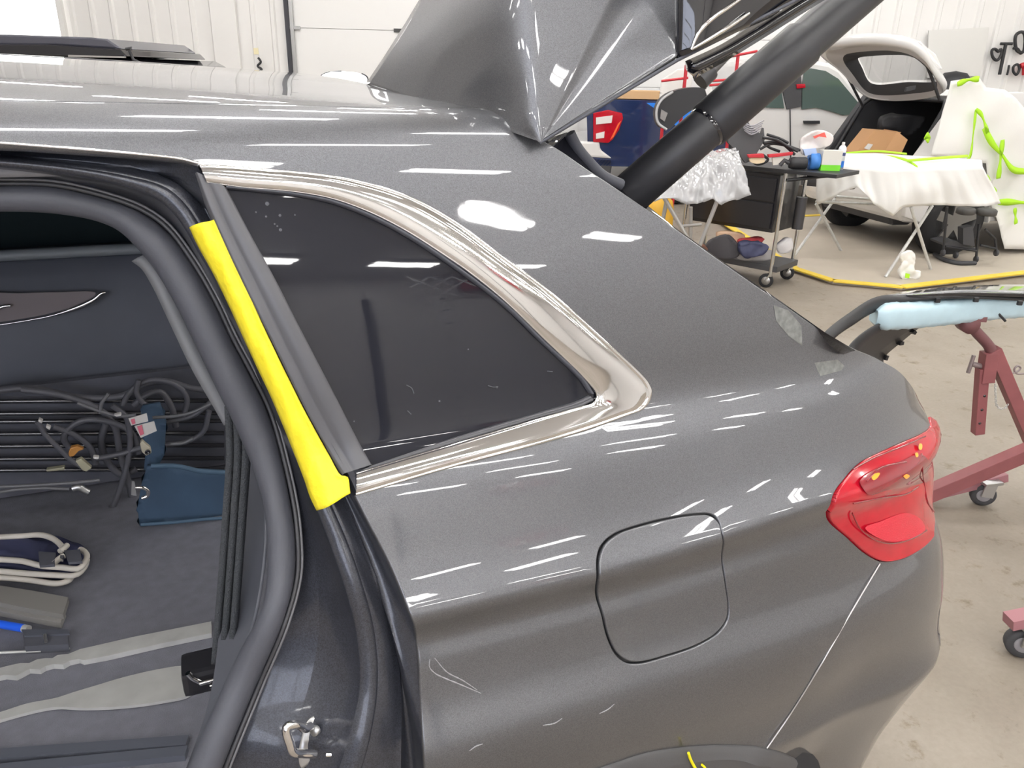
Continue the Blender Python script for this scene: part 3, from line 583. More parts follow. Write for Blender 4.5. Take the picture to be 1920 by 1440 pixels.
free(slab('body_spoon', [fl(*p, FZ+.008) for p in sp_px], (0, 0, 1), .006, steel, curve=True), 'polished steel body spoon with wide blade nearest the sill', 'tool')
bl_ = [(-60, 1090), (0, 1098), (60, 1107), (128, 1120), (113, 1164), (40, 1151), (-60, 1130)]
bd = thing('sanding_board', 'grey rubber sanding board below the folded navy cloth', 'sanding board', fl(30, 1130, FZ))
slab('board_top', [fl(*p, FZ+.026) for p in [(-60, 1090), (0, 1098), (60, 1107), (128, 1120), (118, 1152), (40, 1138), (-60, 1116)]], (0, 0, 1), .012, mat('board_grey', (.22, .21, .20), .7), bd)
slab('board_edge', [fl(*p, FZ+.014) for p in [(-60, 1108), (0, 1122), (60, 1134), (122, 1146), (113, 1168), (40, 1154), (-60, 1134)]], (0, 0, 1), .013, mat('board_light_edge', (.30, .29, .28), .7), bd)
pen = thing('marker_pen', 'blue marker pen lying beside the grey sanding board', 'pen', fl(20, 1172, FZ))
MB().rod(fl(-70, 1158, FZ+.012), fl(44, 1178, FZ+.012), .008).build('barrel', mat('pen_blue', S(40, 100, 235), .3), pen); MB().rod(fl(44, 1178, FZ+.012), fl(54, 1180, FZ+.012), .0075).build('cap', steel, pen)
clp = thing('black_case', 'small black plastic case behind the notched pry bar', 'case', fl(98, 1200, FZ))
slab('lid', [fl(*p, FZ+.022) for p in [(40, 1180), (128, 1180), (130, 1188), (46, 1192)]], (0, 0, 1), .004, dark_trim, clp); slab('body', [fl(*p, FZ+.018) for p in [(42, 1184), (126, 1184), (128, 1208), (46, 1212)]], (0, 0, 1), .017, dark_cloth, clp)
MB().rod(fl(84, 1190, FZ+.026), fl(86, 1204, FZ+.022), .003).build('latch', metal_grey, clp)
free(MB().tube(spline([fl(-30, 1225, FZ+.004), fl(60, 1221, FZ+.004), fl(130, 1217, FZ+.004)], n=12), .003, 6).build('welding_rod', dull_steel), 'thin grey rod lying behind the notched pry bar', 'rod')
# folded navy cloth with white piping
tw = thing('folded_cover', 'folded navy cover with white piping on the car floor', 'cover', fl(60, 1050, FZ))
navy = mat('navy_cloth', (.04, .045, .10), .6, var=.4, vscale=20); pipe = mat('white_piping', (.62, .58, .52), .7)
for k, (z, poly) in enumerate(((.020, [(-60, 1060), (0, 1062), (60, 1072), (120, 1080), (158, 1060), (164, 1042), (150, 1025), (100, 1012), (60, 1008), (0, 1012), (-60, 1014)]), (.045, [(-60, 1040), (0, 1044), (60, 1050), (72, 1058), (104, 1060), (112, 1035), (150, 1040), (152, 1032), (110, 1022), (78, 1012), (40, 1012), (0, 1012), (-60, 1014)]))):
    cloth('fold', [fl(*p, FZ+z) for p in poly], (0, 0, 1), navy, tw, step=.015, disp=crumple(.010, 40, k+3), thick=.015, curve=True)
for z, pp in ((.060, [(-60, 1010), (0, 1007), (40, 1005), (75, 1003), (95, 1008), (110, 1018), (117, 1026)]), (.05, [(-60, 1046), (0, 1049), (40, 1052), (80, 1061), (118, 1064), (148, 1066), (160, 1052), (163, 1043), (158, 1034), (150, 1030)]), (.032, [(-60, 1066), (0, 1071), (50, 1075), (100, 1078), (142, 1078), (158, 1064), (163, 1050)]), (.020, [(-60, 1082), (0, 1083), (50, 1087), (108, 1094), (128, 1089), (134, 1082)]), (.06, [(98, 1058), (108, 1050), (116, 1044), (120, 1042)]), (.064, [(112, 1034), (120, 1028), (126, 1022)])):
    MB().tube(spline([fl(*p, FZ+z) for p in pp], n=40), .0062, 8).build('piping', pipe, tw)
for q in ([(72, 1034), (104, 1036), (102, 1058), (74, 1060)], [(120, 1032), (150, 1030), (154, 1052), (128, 1054)]): slab('strap_end', [fl(*p, FZ+.066) for p in q], (0, 0, 1), .006, dark_cloth, tw)
slab('strap_buckle', [fl(*p, FZ+.072) for p in [(113, 1041), (120, 1041), (118, 1048), (112, 1046)]], (0, 0, 1), .008, chrome, tw)
# blue bag at the far side
bb = thing('blue_bag', 'soft dark blue cloth bag leaning at the far side of the load floor', 'bag', (-.12, 1.93, FZ))
blue_m = mat('dull_blue_cloth', (.042, .080, .135), .75, var=.3, vscale=10)
cloth('bag_body', [on_y(*p, 1.79) for p in [(262, 984), (258, 950), (266, 905), (276, 873), (320, 872), (370, 880), (440, 884), (440, 968), (350, 978), (300, 982)]], (0, -1, 0), blue_m, bb, step=.02, disp=crumple(.008, 12, 21), thick=.014)
cloth('bag_neck', [on_y(*p, 1.82) for p in [(262, 800), (268, 760), (300, 755), (312, 790), (308, 850), (292, 880), (270, 878), (274, 840)]], (0, -1, 0), blue_m, bb, step=.02, disp=crumple(.008, 14, 22), thick=.012)
MB().tube(spline([on_y(*p, 1.76) for p in [(283, 874), (330, 874), (380, 884), (440, 886)]], n=24), .006, 8).build('bag_hem', mat('hem_blue', (.06, .11, .17), .7), bb)
MB().tube(spline([on_y(*p, 1.76) for p in [(264, 984), (320, 980), (380, 974), (440, 970)]], n=24), .004, 8).build('bag_hem', MATS['hem_blue'], bb)
# black ribbed panel behind the wires
rp = thing('ribbed_panel', 'black panel with glossy horizontal ribs behind the loose wiring', 'panel', (-.5, 2.0, FZ))
mb = MB(); mb.box((-.55, 2.045, .775), (1.6, .02, .29)); mb.build('panel_back', dark_cloth, rp)
for y in (752, 775, 790, 813, 836, 860, 881): MB().tube([on_y(-300, y+3, 2.01), on_y(60, y, 2.01), on_y(240, y-1, 2.01), on_y(420, y-1, 2.01)], .0062, 8).build('rib', mat('rib_gloss', (.03, .03, .035), .10, coat=1.) if y == 752 else MATS['rib_gloss'], rp)
# wiring: a loom of separate leads
wire_m = mat('black_wire', (.10, .10, .115), .45); wire_l = mat('grey_wire', (.13, .13, .14), .4)
def lead(nm, pts, r, m, label, Y=1.9, group='loose wiring leads in the load space', cat='wire'):
    o = MB().tube(spline([on_y(p[0], p[1], p[2] if len(p) > 2 else Y) for p in pts], n=70), r, 8).build(nm, m); return free(o, label, cat, group)
WG = 'black leads of the loose wiring in the load space'
r = random.Random(5)
loom = [[(-30, 735), (60, 728), (150, 745), (230, 742), (270, 720), (310, 715), (360, 728), (420, 735)], [(40, 730), (120, 742), (190, 770), (215, 800), (225, 850), (240, 900), (248, 940)], [(140, 850), (120, 820), (150, 790), (200, 790), (245, 810), (260, 850)], [(180, 860), (230, 850), (262, 840), (300, 835), (350, 828), (380, 810), (392, 770)], [(230, 760), (240, 740), (262, 720), (290, 712), (330, 722), (350, 745), (345, 780)], [(70, 790), (85, 815), (110, 840), (130, 860), (160, 880)], [(200, 790), (190, 830), (205, 870), (230, 890), (255, 880)], [(250, 760), (275, 740), (300, 735), (320, 760), (330, 800)], [(100, 800), (140, 815), (170, 840), (180, 870)], [(210, 760), (235, 780), (244, 830), (236, 880), (220, 930), (195, 990)], [(285, 800), (320, 790), (360, 780), (400, 750)], [(260, 712), (256, 735), (268, 755), (290, 765)]]
for i, c in enumerate(loom):
    lead('wire', [(x, y, 1.975-.02*(i % 6)) for x, y in c], .0085-.0005*(i % 6), wire_m, 'black lead among the tangled wiring at the far side of the load space', group=WG)
for c, l in (([(145, 756), (185, 770), (225, 780), (255, 778)], 'grey lead running left to the white tag'), ([(187, 775), (190, 757), (204, 738)], 'short pale grey lead looping up over the tangled wiring'), ([(286, 783), (330, 780), (360, 773), (385, 762), (410, 750)], 'thin grey lead running right from the white tags'), ([(-20, 913), (40, 911), (110, 907), (160, 903), (187, 900)], 'thin pale lead along the edge of the load floor'), ([(-20, 926), (30, 918), (80, 915), (130, 917)], 'second pale lead lying on the load floor edge'), ([(320, 833), (345, 830), (362, 822)], 'short grey lead behind the blue bag')):
    lead('wire', [(x, y, 1.76) for x, y in c], .004, wire_l, l, group=None)
free(MB().tube(spline([on_y(*p, 1.76) for p in [(136, 916), (148, 913), (158, 919), (166, 923)]], n=12), .008, 8).build('connector', metal_grey), 'pale grey angled connector at the edge of the load floor', 'connector')
tag_m = mat('white_label', (.62, .60, .58), .6); pink = mat('pink_print', S(214, 110, 130), .6)
for q, mk, l in (([(241, 785), (275, 775), (278, 790), (246, 798)], [(245, 787), (252, 785), (254, 794), (248, 796)], 'upper white tag with pink print on the wiring'), ([(252, 799), (289, 790), (294, 808), (264, 821)], [(257, 800), (266, 797), (270, 814), (263, 817)], 'lower white tag with pink print above the blue bag')):
    t_ = thing('wire_tag', l, 'tag', on_y(*q[3], 1.70), group='white tags on the wiring')
    slab('tag_sheet', [on_y(*p, 1.70) for p in q], (0, -1, 0), .002, tag_m, t_); slab('tag_print', [on_y(*p, 1.698) for p in mk], (0, -1, 0), .001, pink, t_)
def plug(q, m, l, Y=1.72, hole=None):
    t_ = thing('plug', l, 'connector', on_y(q[0][0], q[0][1], Y)); slab('plug_body', [on_y(*p, Y) for p in q], (0, -1, 0), .014, m, t_, bevel=.002)
    if hole: MB().lathe([(0, 0), (.006, 0), (.006, .004), (.004, .004), (.0035, .001)], on_y(*hole, Y-.003), (0, -1, 0), 14).build('socket', gloss_black, t_)
beige = mat('beige_plastic', (.48, .44, .34), .5)
plug([(262, 832), (266, 826), (272, 832), (282, 840), (284, 850), (274, 855), (266, 848)], beige, 'beige plug with a round dark socket below the white tags', hole=(277, 847))
plug([(141, 865), (152, 860), (172, 878), (162, 885), (154, 882)], mat('dull_beige', (.36, .34, .24), .5), 'dull beige plug under the orange clip')
plug([(86, 881), (121, 876), (121, 882), (87, 885)], mat('olive_beige', (.26, .25, .18), .5), 'flat olive plug left of the beige plug')
plug([(128, 850), (132, 840), (145, 837), (157, 843), (148, 846), (138, 856), (130, 857)], mat('orange_clip', S(176, 122, 56), .5), 'orange brown clip among the black wires')
for q, l in (([(72, 786), (80, 790), (78, 795), (71, 791)], 'upper of two small white plugs over the black ribs'), ([(86, 798), (95, 802), (93, 807), (86, 803)], 'lower of two small white plugs over the black ribs'), ([(213, 779), (226, 776), (228, 780), (218, 782)], 'tiny grey plug left of the white tags'), ([(174, 857), (186, 858), (184, 862), (175, 861)], 'tiny pale plug right of the orange clip')): plug(q, tag_m, l)
hk = thing('steel_hook', 'bright steel hook hanging left of the blue bag', 'hook', on_y(250, 935, 1.70))
slab('hook_plate', [on_y(*p, 1.70) for p in [(247, 902), (252, 903), (256, 930), (246, 928)]], (0, -1, 0), .003, metal_grey, hk); MB().tube(spline([on_y(*p, 1.69) for p in [(254, 914), (270, 915), (278, 922), (276, 930), (266, 934)]], n=24), .0045, 8).build('hook_ring', chrome, hk)
# hidden rear wheel behind the moulding
wm = mat('tyre_black', (.02, .02, .022), .8); rimm = mat('alloy', (.45, .45, .46), .35, .9)
wc = (.62, .81, .36); w_ = MB().lathe([(.22, -.10), (.33, -.11), (.355, -.06), (.36, 0), (.355, .06), (.33, .11), (.22, .10)], wc, (0, 1, 0), 40).build('rear_wheel', wm, car); MB().lathe([(0, -.07), (.06, -.08), (.20, -.075), (.225, -.10), (.225, .09), (0, .09)], wc, (0, 1, 0), 40).build('rim', rimm, w_)
mb = MB(); mb.box((-.5, 1.6, .40), (3.1, 1.5, .08)); mb.build('underbody', satin_black, car)
# ------------------------------------------------------------------ the workshop
SB_, SF = 13.5, -9.5                              # end walls, along the shop's depth
def M3(): return Matrix.Rotation(-AZ, 3, 'Z')
def rbox(mb, a, b, z, sa, sb, sz, bev=0.): return mb.box(room(a, b, z), (sa, sb, sz), M3(), bev)
white_wall = mat('white_steel_cladding', (.83, .815, .795), .5, var=.04, vscale=2)
door_white = mat('white_door_skin', (.85, .84, .825), .45)
seal_dark = mat('dark_door_seal', (.05, .05, .06), .6)
# floor: stained concrete
fm = mat('stained_concrete', S(203, 189, 171), .55)
nt = fm.node_tree; b_ = nt.nodes['Principled BSDF']; tc = nt.nodes.new('ShaderNodeTexCoord')
def noise(sc, det, rough=.6):
    n = nt.nodes.new('ShaderNodeTexNoise'); n.inputs['Scale'].default_value = sc; n.inputs['Detail'].default_value = det; n.inputs['Roughness'].default_value = rough; nt.links.new(tc.outputs['Object'], n.inputs['Vector']); return n
def ramp(src, stops):
    r_ = nt.nodes.new('ShaderNodeValToRGB'); e = r_.color_ramp.elements
    e[0].position, e[0].color = stops[0][0], (*stops[0][1], 1); e[1].position, e[1].color = stops[-1][0], (*stops[-1][1], 1)
    for p, c in stops[1:-1]: q = e.new(p); q.color = (*c, 1)
    nt.links.new(src, r_.inputs[0]); return r_
c1 = ramp(noise(1.4, 8).outputs['Fac'], [(.3, (.215, .180, .142)), (.5, (.262, .224, .182)), (.7, (.31, .268, .222))])
c2 = ramp(noise(9, 6, .7).outputs['Fac'], [(.0, (1, 1, 1)), (.57, (1, 1, 1)), (.66, (.72, .68, .60)), (.78, (.38, .34, .26))])
c3 = ramp(noise(55, 3).outputs['Fac'], [(.3, (.93, .93, .93)), (.7, (1.04, 1.04, 1.04))])
m1 = nt.nodes.new('ShaderNodeMix'); m1.data_type = 'RGBA'; m1.blend_type = 'MULTIPLY'; m1.inputs[0].default_value = 1; nt.links.new(c1.outputs[0], m1.inputs[6]); nt.links.new(c2.outputs[0], m1.inputs[7])
m2 = nt.nodes.new('ShaderNodeMix'); m2.data_type = 'RGBA'; m2.blend_type = 'MULTIPLY'; m2.inputs[0].default_value = 1; nt.links.new(m1.outputs[2], m2.inputs[6]); nt.links.new(c3.outputs[0], m2.inputs[7]); nt.links.new(m2.outputs[2], b_.inputs['Base Color'])
mb = MB(); rbox(mb, 0, 2, -.05, 26, 24, .1); tagit(mb.build('floor', fm), kind='structure')
mb = MB(); rbox(mb, 0, 2, 5.3, 26, 24, .1); tagit(mb.build('ceiling', mat('white_ceiling', (.78, .78, .77), .6)), kind='structure')
def ribs(name, a0, a1, b, z0, z1, face, pitch=.32):
    """ribbed steel cladding between a0 and a1 on the wall at depth b"""
    pr = []; a = a0
    while a < a1:
        pr += [(a, 0), (a+pitch*.55, 0), (a+pitch*.62, .03), (a+pitch*.78, .03), (a+pitch*.85, 0)]; a += pitch
    pr.append((a1, 0)); mb = MB(); mb.grid(np.array([[room(p[0], b+face*p[1], z) for p in pr] for z in (z0, z1)]), flat=True); return mb.build(name, white_wall)
tagit(ribs('wall_back', -12.5, -3.72, SB_, 0, 5.3, -1), kind='structure'); tagit(ribs('wall_back', 4.75, 12.5, SB_, 0, 5.3, -1), kind='structure')
mb = MB(); rbox(mb, 0, SB_+.12, 2.6, 26, .2, 5.4); tagit(mb.build('wall_back', white_wall), kind='structure')
mb = MB(); rbox(mb, 0, SF-.1, 2.6, 26, .2, 5.4); tagit(mb.build('wall_front', white_wall), kind='structure')
for s_ in (-1, 1):
    mb = MB(); rbox(mb, s_*12.6, 2, 2.6, .2, 23.4, 5.4); tagit(mb.build('wall_left' if s_ < 0 else 'wall_right', white_wall), kind='structure')
def big_door(n, a0, a1, b, top, face, ph):
    o = None; z = 0; k = 0; hinge = mat('hinge_dark_%d' % n, (.05, .05, .05), .5)
    mb = MB()
    while z < top-.05:
        rbox(mb, (a0+a1)/2, b+face*.03, z+ph/2, a1-a0, .05, ph-.006, .004); z += ph
    o = tagit(mb.build('door_%d' % n, door_white), kind='structure')
    mb = MB(); zz = ph
    hn = max(2, int((a1-a0)/2.0)); 
    while zz < top-.1:
        for i in range(hn): rbox(mb, a0+1.72+(a1-a0-1.9)*i/max(1, hn-1) if hn > 1 else a0+1.7, b+face*.065, zz, .13, .02, .055)
        zz += ph
    mb.build('hinge', hinge, o)
    mb = MB()
    for a, s_ in ((a0, -1), (a1, 1)): rbox(mb, a+s_*.035, b+face*.04, top/2, .07, .08, top)
    mb.build('door_seal', seal_dark, o)
    mb = MB()
    for a, s_ in ((a0, -1), (a1, 1)):
        rbox(mb, a-s_*.05, b+face*.10, top/2, .05, .05, top); zz = ph
        while zz < top: rbox(mb, a-s_*.09, b+face*.09, zz, .16, .03, .05); zz += ph
    mb.build('door_track', metal_grey, o)
    return o
d1 = big_door(1, -3.68, 4.7, SB_-.01, 4.3, -1, .745)
d2 = big_door(2, 6.9, 11.9, SF, 4.35, 1, .60)
for i, (a, wdt, nm) in enumerate(((-4.72, .40, 'trim_1'), (4.75, .22, 'trim_2'))):
    mb = MB(); rbox(mb, a, SB_-.05, 2.65, wdt, .07, 5.3); tagit(mb.build(nm, white_wall), kind='structure')
# left window, overexposed daylight
mb = MB(); mb.add([room(-8.6, SB_-.06, 1.9), room(-7.35, SB_-.06, 1.9), room(-7.35, SB_-.06, 3.4), room(-8.6, SB_-.06, 3.4)], [(0, 1, 2, 3)], True); wn = tagit(mb.build('window_1', mat('daylight_pane', (1, 1, 1), .5, emit=(1, .98, .95), estr=2.5), thick=.02), kind='structure')
mb = MB()
for a, z, sa, sz in ((-8.65, 2.65, .08, 1.66), (-7.30, 2.65, .08, 1.66), (-7.97, 1.86, 1.4, .08), (-7.97, 3.44, 1.4, .08)): rbox(mb, a, SB_-.07, z, sa, .08, sz)
mb.build('window_frame', door_white, wn)
mb = MB()
for a in (-4.2, -2.5, -.8, .9): mb.add([room(a, SF+.05, 1.3), room(a+1.5, SF+.05, 1.3), room(a+1.5, SF+.05, 4.2), room(a, SF+.05, 4.2)], [(0, 1, 2, 3)], True)
w2 = tagit(mb.build('added_glow_panes', mat('added_cool_glow', (1, 1, 1), .5, emit=(.70, .78, 1.), estr=3.2), thick=.02), kind='structure')  # added glowing panes, out of view, to brighten the lower quarter panel
mb = MB()
for a in (-4.3, -2.6, -.9, .8, 2.5): rbox(mb, a, SF+.07, 2.75, .14, .08, 3.1)
for z in (1.24, 4.26): rbox(mb, -.9, SF+.07, z, 7.0, .08, .12)
mb.build('window_frame', door_white, w2)  # surround of the added panes
# ceiling lamps: rows of strip fixtures
lamp_m = mat('lamp_tube', (1, 1, 1), .5, emit=(1., .985, .96), estr=LAMP_E); fix_m = mat('lamp_body', (.75, .75, .75), .4)
LAMPS = [(a, b) for b in (-8.0, -5.7, -3.4, -1.2, 1.0, 3.2, 5.6, 8.2, 10.8) for a in (-6.4, -3.6, -1.0, 1.6, 4.2, 6.8, 9.4)]
for k, (a, b) in enumerate(LAMPS):
    p = room(a, b, 5.24); L_ = tagit(None or bpy.data.objects.new('ceiling_light', None), 'white twin tube strip light hung below the white ceiling', 'ceiling light', 'strip lights under the ceiling'); COL.objects.link(L_); L_.location = [float(x) for x in p]; L_.rotation_euler = (0, 0, -AZ)
    if k == 0:
        mb = MB(); mb.box((0, 0, -.03), (1.32, .34, .06), bev=.008); body0 = mb.build('housing', fix_m, L_, local=True)
        tb = MB()
        for s_ in (-1, 1): tb.box((0, s_*.085, -.075), (1.24, .10, .03), bev=.01)
        tube0 = tb.build('tube', lamp_m, L_, local=True)
    else:
        for q in (body0, tube0): c = q.copy(); c.parent = L_; COL.objects.link(c)
# ------------------------------------------------------------------ vehicles and kit in the background
white_paint = mat('white_car_paint', (.74, .73, .72), .25, coat=.8); navy_paint = mat('navy_car_paint', (.008, .022, .085), .2, coat=1.); sky_blue = mat('bright_blue_decal', S(40, 130, 235), .3)
glass_bg = mat('background_glass', (.085, .12, .11), .06, spec=.6); hatch_glass = mat('clear_hatch_glass', (.06, .07, .07), .05, alpha=.45); black_pl = mat('black_plastic', (.022, .022, .025), .5); charcoal = mat('charcoal_trim', (.05, .05, .055), .6)
red_paint = mat('red_frame_paint', S(190, 40, 52), .4); chrome_bg = mat('cart_chrome', (.65, .65, .63), .2, 1.)
# ---- pickup: white cab, navy bed; its long axis lies across the shop
tb_ = 10.9
tk = thing('pickup_truck', 'white crew cab pickup with navy blue bed across the shop', 'pickup truck', room(3.4, tb_+1, 0))
def tp(poly, b0, depth, mb=None): mb = mb or MB(); return mb.prism(poly, room(0, b0, 0), R0, [0, 0, 1], F0, depth)
def T(x, y, b=tb_): p = on_b(x, y, b); return (float(p@R0), float(p[2]))
def arc(cx, cz, r, a0=180, a1=0, n=14): return [(cx+r*math.cos(R_(a0+(a1-a0)*i/n)), cz+r*math.sin(R_(a0+(a1-a0)*i/n))) for i in range(n+1)]
bed = [(.92, 1.0), (.95, .62), (1.0, .50), (1.55, .50)]+arc(2.18, .46, .47)+[(2.66, .50), (2.86, .50), (2.86, 1.36), (.95, 1.36), (.90, 1.2)]
tp(bed, tb_, 1.9).build('cargo_bed', navy_paint, tk, bevel=.03)
cab = [(2.92, .48), (4.92, .48)]+[(4.96, 1.22), (4.75, 1.32), (4.62, 1.40), (4.20, 1.80), (4.05, 1.87), (3.8, 1.905), (3.1, 1.905), (2.98, 1.86), (2.92, 1.35)]
tp(cab, tb_+.02, 1.86).build('cab', white_paint, tk, bevel=.05)
hood = [(4.9, .5), (5.0, .5)]+arc(5.5, .46, .46)+[(6.0, .5), (6.4, .55), (6.45, 1.05), (6.3, 1.18), (4.9, 1.26)]; tp(hood, tb_+.02, 1.86).build('hood', white_paint, tk, bevel=.06)
win = [T(1503, 205), T(1504, 160), T(1508, 132), T(1520, 128), T(1548, 133), T(1572, 148), T(1592, 172), T(1612, 196), T(1604, 214), T(1580, 216), T(1555, 208), T(1530, 202)]
tp(win, tb_-.012, .05).build('front_door_glass', glass_bg, tk, bevel=.004)
tp([T(1475, 205), T(1466, 165), T(1462, 130), T(1482, 122), T(1500, 128), T(1503, 160), T(1502, 200)], tb_-.010, .05).build('pillar_cover', charcoal, tk)
tp([T(1400, 200), T(1402, 150), T(1412, 130), T(1460, 126), T(1464, 165), T(1470, 203)], tb_-.010, .04).build('rear_door_glass', glass_bg, tk)
tp([T(1492, 158), T(1508, 157), T(1509, 164), T(1493, 166)], tb_-.03, .03).build('marker_light', red_lens, tk)
tp([T(1505, 226), T(1536, 226), T(1536, 232), T(1506, 232)], tb_-.035, .03).build('door_handle', black_pl, tk, bevel=.005)
for x in (1396, 1481, 1623): tp([T(x, 205), T(x+1.5, 205), T(x+3, 330), T(x+1.5, 330)], tb_-.002, .02).build('door_seam', charcoal, tk)
tl_px = [(1112, 212), (1140, 206), (1166, 212), (1168, 222), (1160, 244), (1148, 262), (1140, 268), (1112, 266)]
t_l = tp([T(*p) for p in tl_px], tb_-.03, .12).build('tail_light', red_lens, tk, bevel=.01)
for q in ([(1117, 220), (1148, 216), (1146, 230), (1117, 233)], [(1117, 250), (1133, 246), (1132, 258), (1117, 260)]): tp([T(*p) for p in q], tb_-.045, .03).build('reverse_lamp', mat('clear_lens', (.8, .76, .74), .2, coat=1.) if 'clear_lens' not in MATS else MATS['clear_lens'], t_l)
tp([T(*p) for p in [(1158, 232), (1164, 226), (1150, 256), (1143, 262)]], tb_-.045, .03).build('indicator', mat('orange_lens', S(250, 110, 60), .2, coat=1.), t_l)
tp([T(*p) for p in [(1212, 193), (1345, 193), (1330, 207), (1300, 222), (1268, 236), (1258, 230), (1285, 215), (1230, 205)]], tb_-.006, .02).build('stripe_decal', sky_blue, tk)
tp([(.78, .82), (.78, .62), (1.30, .60), (1.12, .72), (1.10, .82)], tb_-.02, 1.9).build('rear_bumper', white_paint, tk, bevel=.03)
tp([(.84, .62), (.84, .40), (1.28, .38), (1.30, .60)], tb_, 1.8).build('lower_valance', charcoal, tk, bevel=.02)
for a in (2.18, 5.5):
    wv = MB().lathe([(.22, -.12), (.36, -.12), (.385, -.07), (.385, .07), (.36, .12), (.22, .12)], room(a, tb_+.16, .385), F0, 32).build('wheel', wm, tk); MB().lathe([(0, -.08), (.07, -.09), (.2, -.07), (.225, -.1), (.225, .1), (0, .1)], room(a, tb_+.16, .385), F0, 24).build('rim', rimm, wv)
ld = MB(); rbox(ld, 1.75, tb_+.5, 1.42, 1.5, .8, .10); free(ld.build('timber_board', mat('tan_board', S(205, 168, 125), .7)), 'tan board lying across the navy pickup bed', 'board')
# ---- red parts rack with a liner hung on it
rk = thing('parts_rack', 'tall red tubular parts rack in front of the blue pickup bed', 'rack', room(2.2, 9.6, 0))
rb = 9.5
def seg(nm, pts, r, m, par, b=rb): return MB().tube([on_b(x, y, b if len(q_) == 0 else q_[0]) for x, y, *q_ in pts], r, 8).build(nm, m, par)
pz = on_b(1287, 126, rb)
def post(x, ytop, b, nm='post', r=.02, par=rk):
    p = on_b(x, ytop, b); q = p.copy(); q[2] = 0; return MB().rod(p, q, r).build(nm, red_paint, par)
post(1287, 122, rb); post(1404, 125, rb); post(1250, 150, rb+.6); post(1385, 96, rb+.6)
for a, b in (((1240, 152), (1290, 146)), ((1290, 122), (1420, 96)), ((1330, 160), (1440, 150)), ((1330, 152), (1440, 144)), ((1287, 200), (1404, 195))): seg('rail', [(*a,), ((a[0]+b[0])/2, (a[1]+b[1])/2), (*b,)], .014, red_paint, rk)
ln = thing('wheel_liner', 'black arched wheel liner with pale rim hung on red rack', 'wheel liner', on_b(1275, 240, 9.12))
lp_ = [(1237, 238), (1230, 215), (1236, 192), (1255, 175), (1290, 165), (1325, 166), (1338, 175), (1330, 190), (1300, 205), (1285, 215), (1268, 230), (1255, 242)]
slab('liner_shell', [on_b(*p, 9.12) for p in lp_], -F0, .2, black_pl, ln, curve=True)
MB().tube(spline([on_b(*p, 9.10) for p in [(1262, 172), (1240, 188), (1231, 208), (1234, 230), (1250, 243)]], n=24), .014, 8).build('liner_rim', mat('pale_rubber', (.45, .45, .46), .5), ln)
slab('liner_clip', [on_b(*p, 9.10) for p in [(1322, 168), (1334, 163), (1336, 172), (1326, 180)]], -F0, .05, white_paint, ln); slab('liner_clip', [on_b(*p, 9.10) for p in [(1240, 205), (1252, 212), (1246, 228), (1238, 222)]], -F0, .02, mat('liner_grey', (.25, .24, .24), .6), ln)
paper = mat('white_masking_paper', (.80, .79, .76), .7, bump=.15, bscale=18); green = mat('green_masking_tape', S(172, 226, 40), .55)
free(cloth('dust_sheet', [on_b(*p, 9.8) for p in [(1236, 185), (1240, 150), (1270, 130), (1292, 126), (1300, 150), (1290, 178), (1262, 188)]], -F0, paper, disp=crumple(.03, 8, 4), thick=.01), 'white sheet bunched on the red parts rack', 'sheet')
# ---- white hatchback on the deck, its tailgate up
sv = thing('hatchback_car', 'white hatchback with raised tailgate partly wrapped in masking paper', 'car', room(4.3, 8.7, 0))
fx = R0*.971+F0*.24; ly = -R0*.24+F0*.971; so_ = room(4.24, 8.76, 0)
def sv3(x, y, z): return so_+fx*x+ly*y+np.array([0, 0, z])
def sprism(poly, y0, y1, mb=None): mb = mb or MB(); return mb.prism(poly, so_+ly*y0, fx, [0, 0, 1], ly, y1-y0)
for y0, y1, nm in ((-.90, -.66, 'right_side'), (.66, .74, 'left_side')):
    sprism([(-.64, .55), (-.62, .42), (-.42, .36)]+arc(0, .34, .40)+[(.42, .36), (3.2, .34), (3.2, .95), (2.6, 1.05), (1.9, 1.48), (1.2, 1.60), (.2, 1.60), (-.12, 1.55), (-.46, 1.02), (-.60, .80)], y0, y1).build(nm, white_paint if y0 < 0 else charcoal, sv, bevel=.03)
sprism([(-.12, 1.55), (.2, 1.60), (1.2, 1.60), (1.9, 1.48), (1.9, 1.43), (1.2, 1.54), (.2, 1.54), (-.08, 1.49)], -.66, .66).build('roof', white_paint, sv, bevel=.01)
sprism([(-.66, .74), (-.68, .50), (-.60, .36), (-.40, .34), (-.40, .72)], -.86, .86).build('rear_bumper', white_paint, sv, bevel=.05)
sprism([(-.58, .42), (-.50, .28), (-.3, .28), (-.2, .36), (-.3, .44)], -.6, .6).build('under_tray', charcoal, sv, bevel=.02)
sprism([(-.42, .74), (3.1, .74), (3.1, .70), (-.42, .70)], -.66, .66).build('load_floor', black_pl, sv)
sprism([(1.0, .74), (1.06, .74), (.9, 1.12), (.84, 1.12)], -.60, .60).build('seat_back', charcoal, sv, bevel=.03)
for y in (-.35, .35):
    mb = MB(); mb.box(sv3(.82, y, 1.2), (.10, .24, .16), Matrix.Rotation(math.atan2(fx[1], fx[0]), 3, 'Z'), .03); mb.build('head_rest', charcoal, sv)
MB().tube([sv3(-.50, -.64, .80), sv3(-.20, -.62, 1.42), sv3(-.14, -.55, 1.50), sv3(-.14, .55, 1.50), sv3(-.20, .62, 1.42), sv3(-.50, .64, .80)], .022, 8).build('opening_seal', black_pl, sv)
for y0, y1 in ((-.672, -.64), (.64, .672)): sprism([(-.46, .76), (-.16, 1.46), (1.9, 1.42), (2.6, 1.0), (2.6, .75)], y0, y1).build('inner_trim', charcoal, sv)
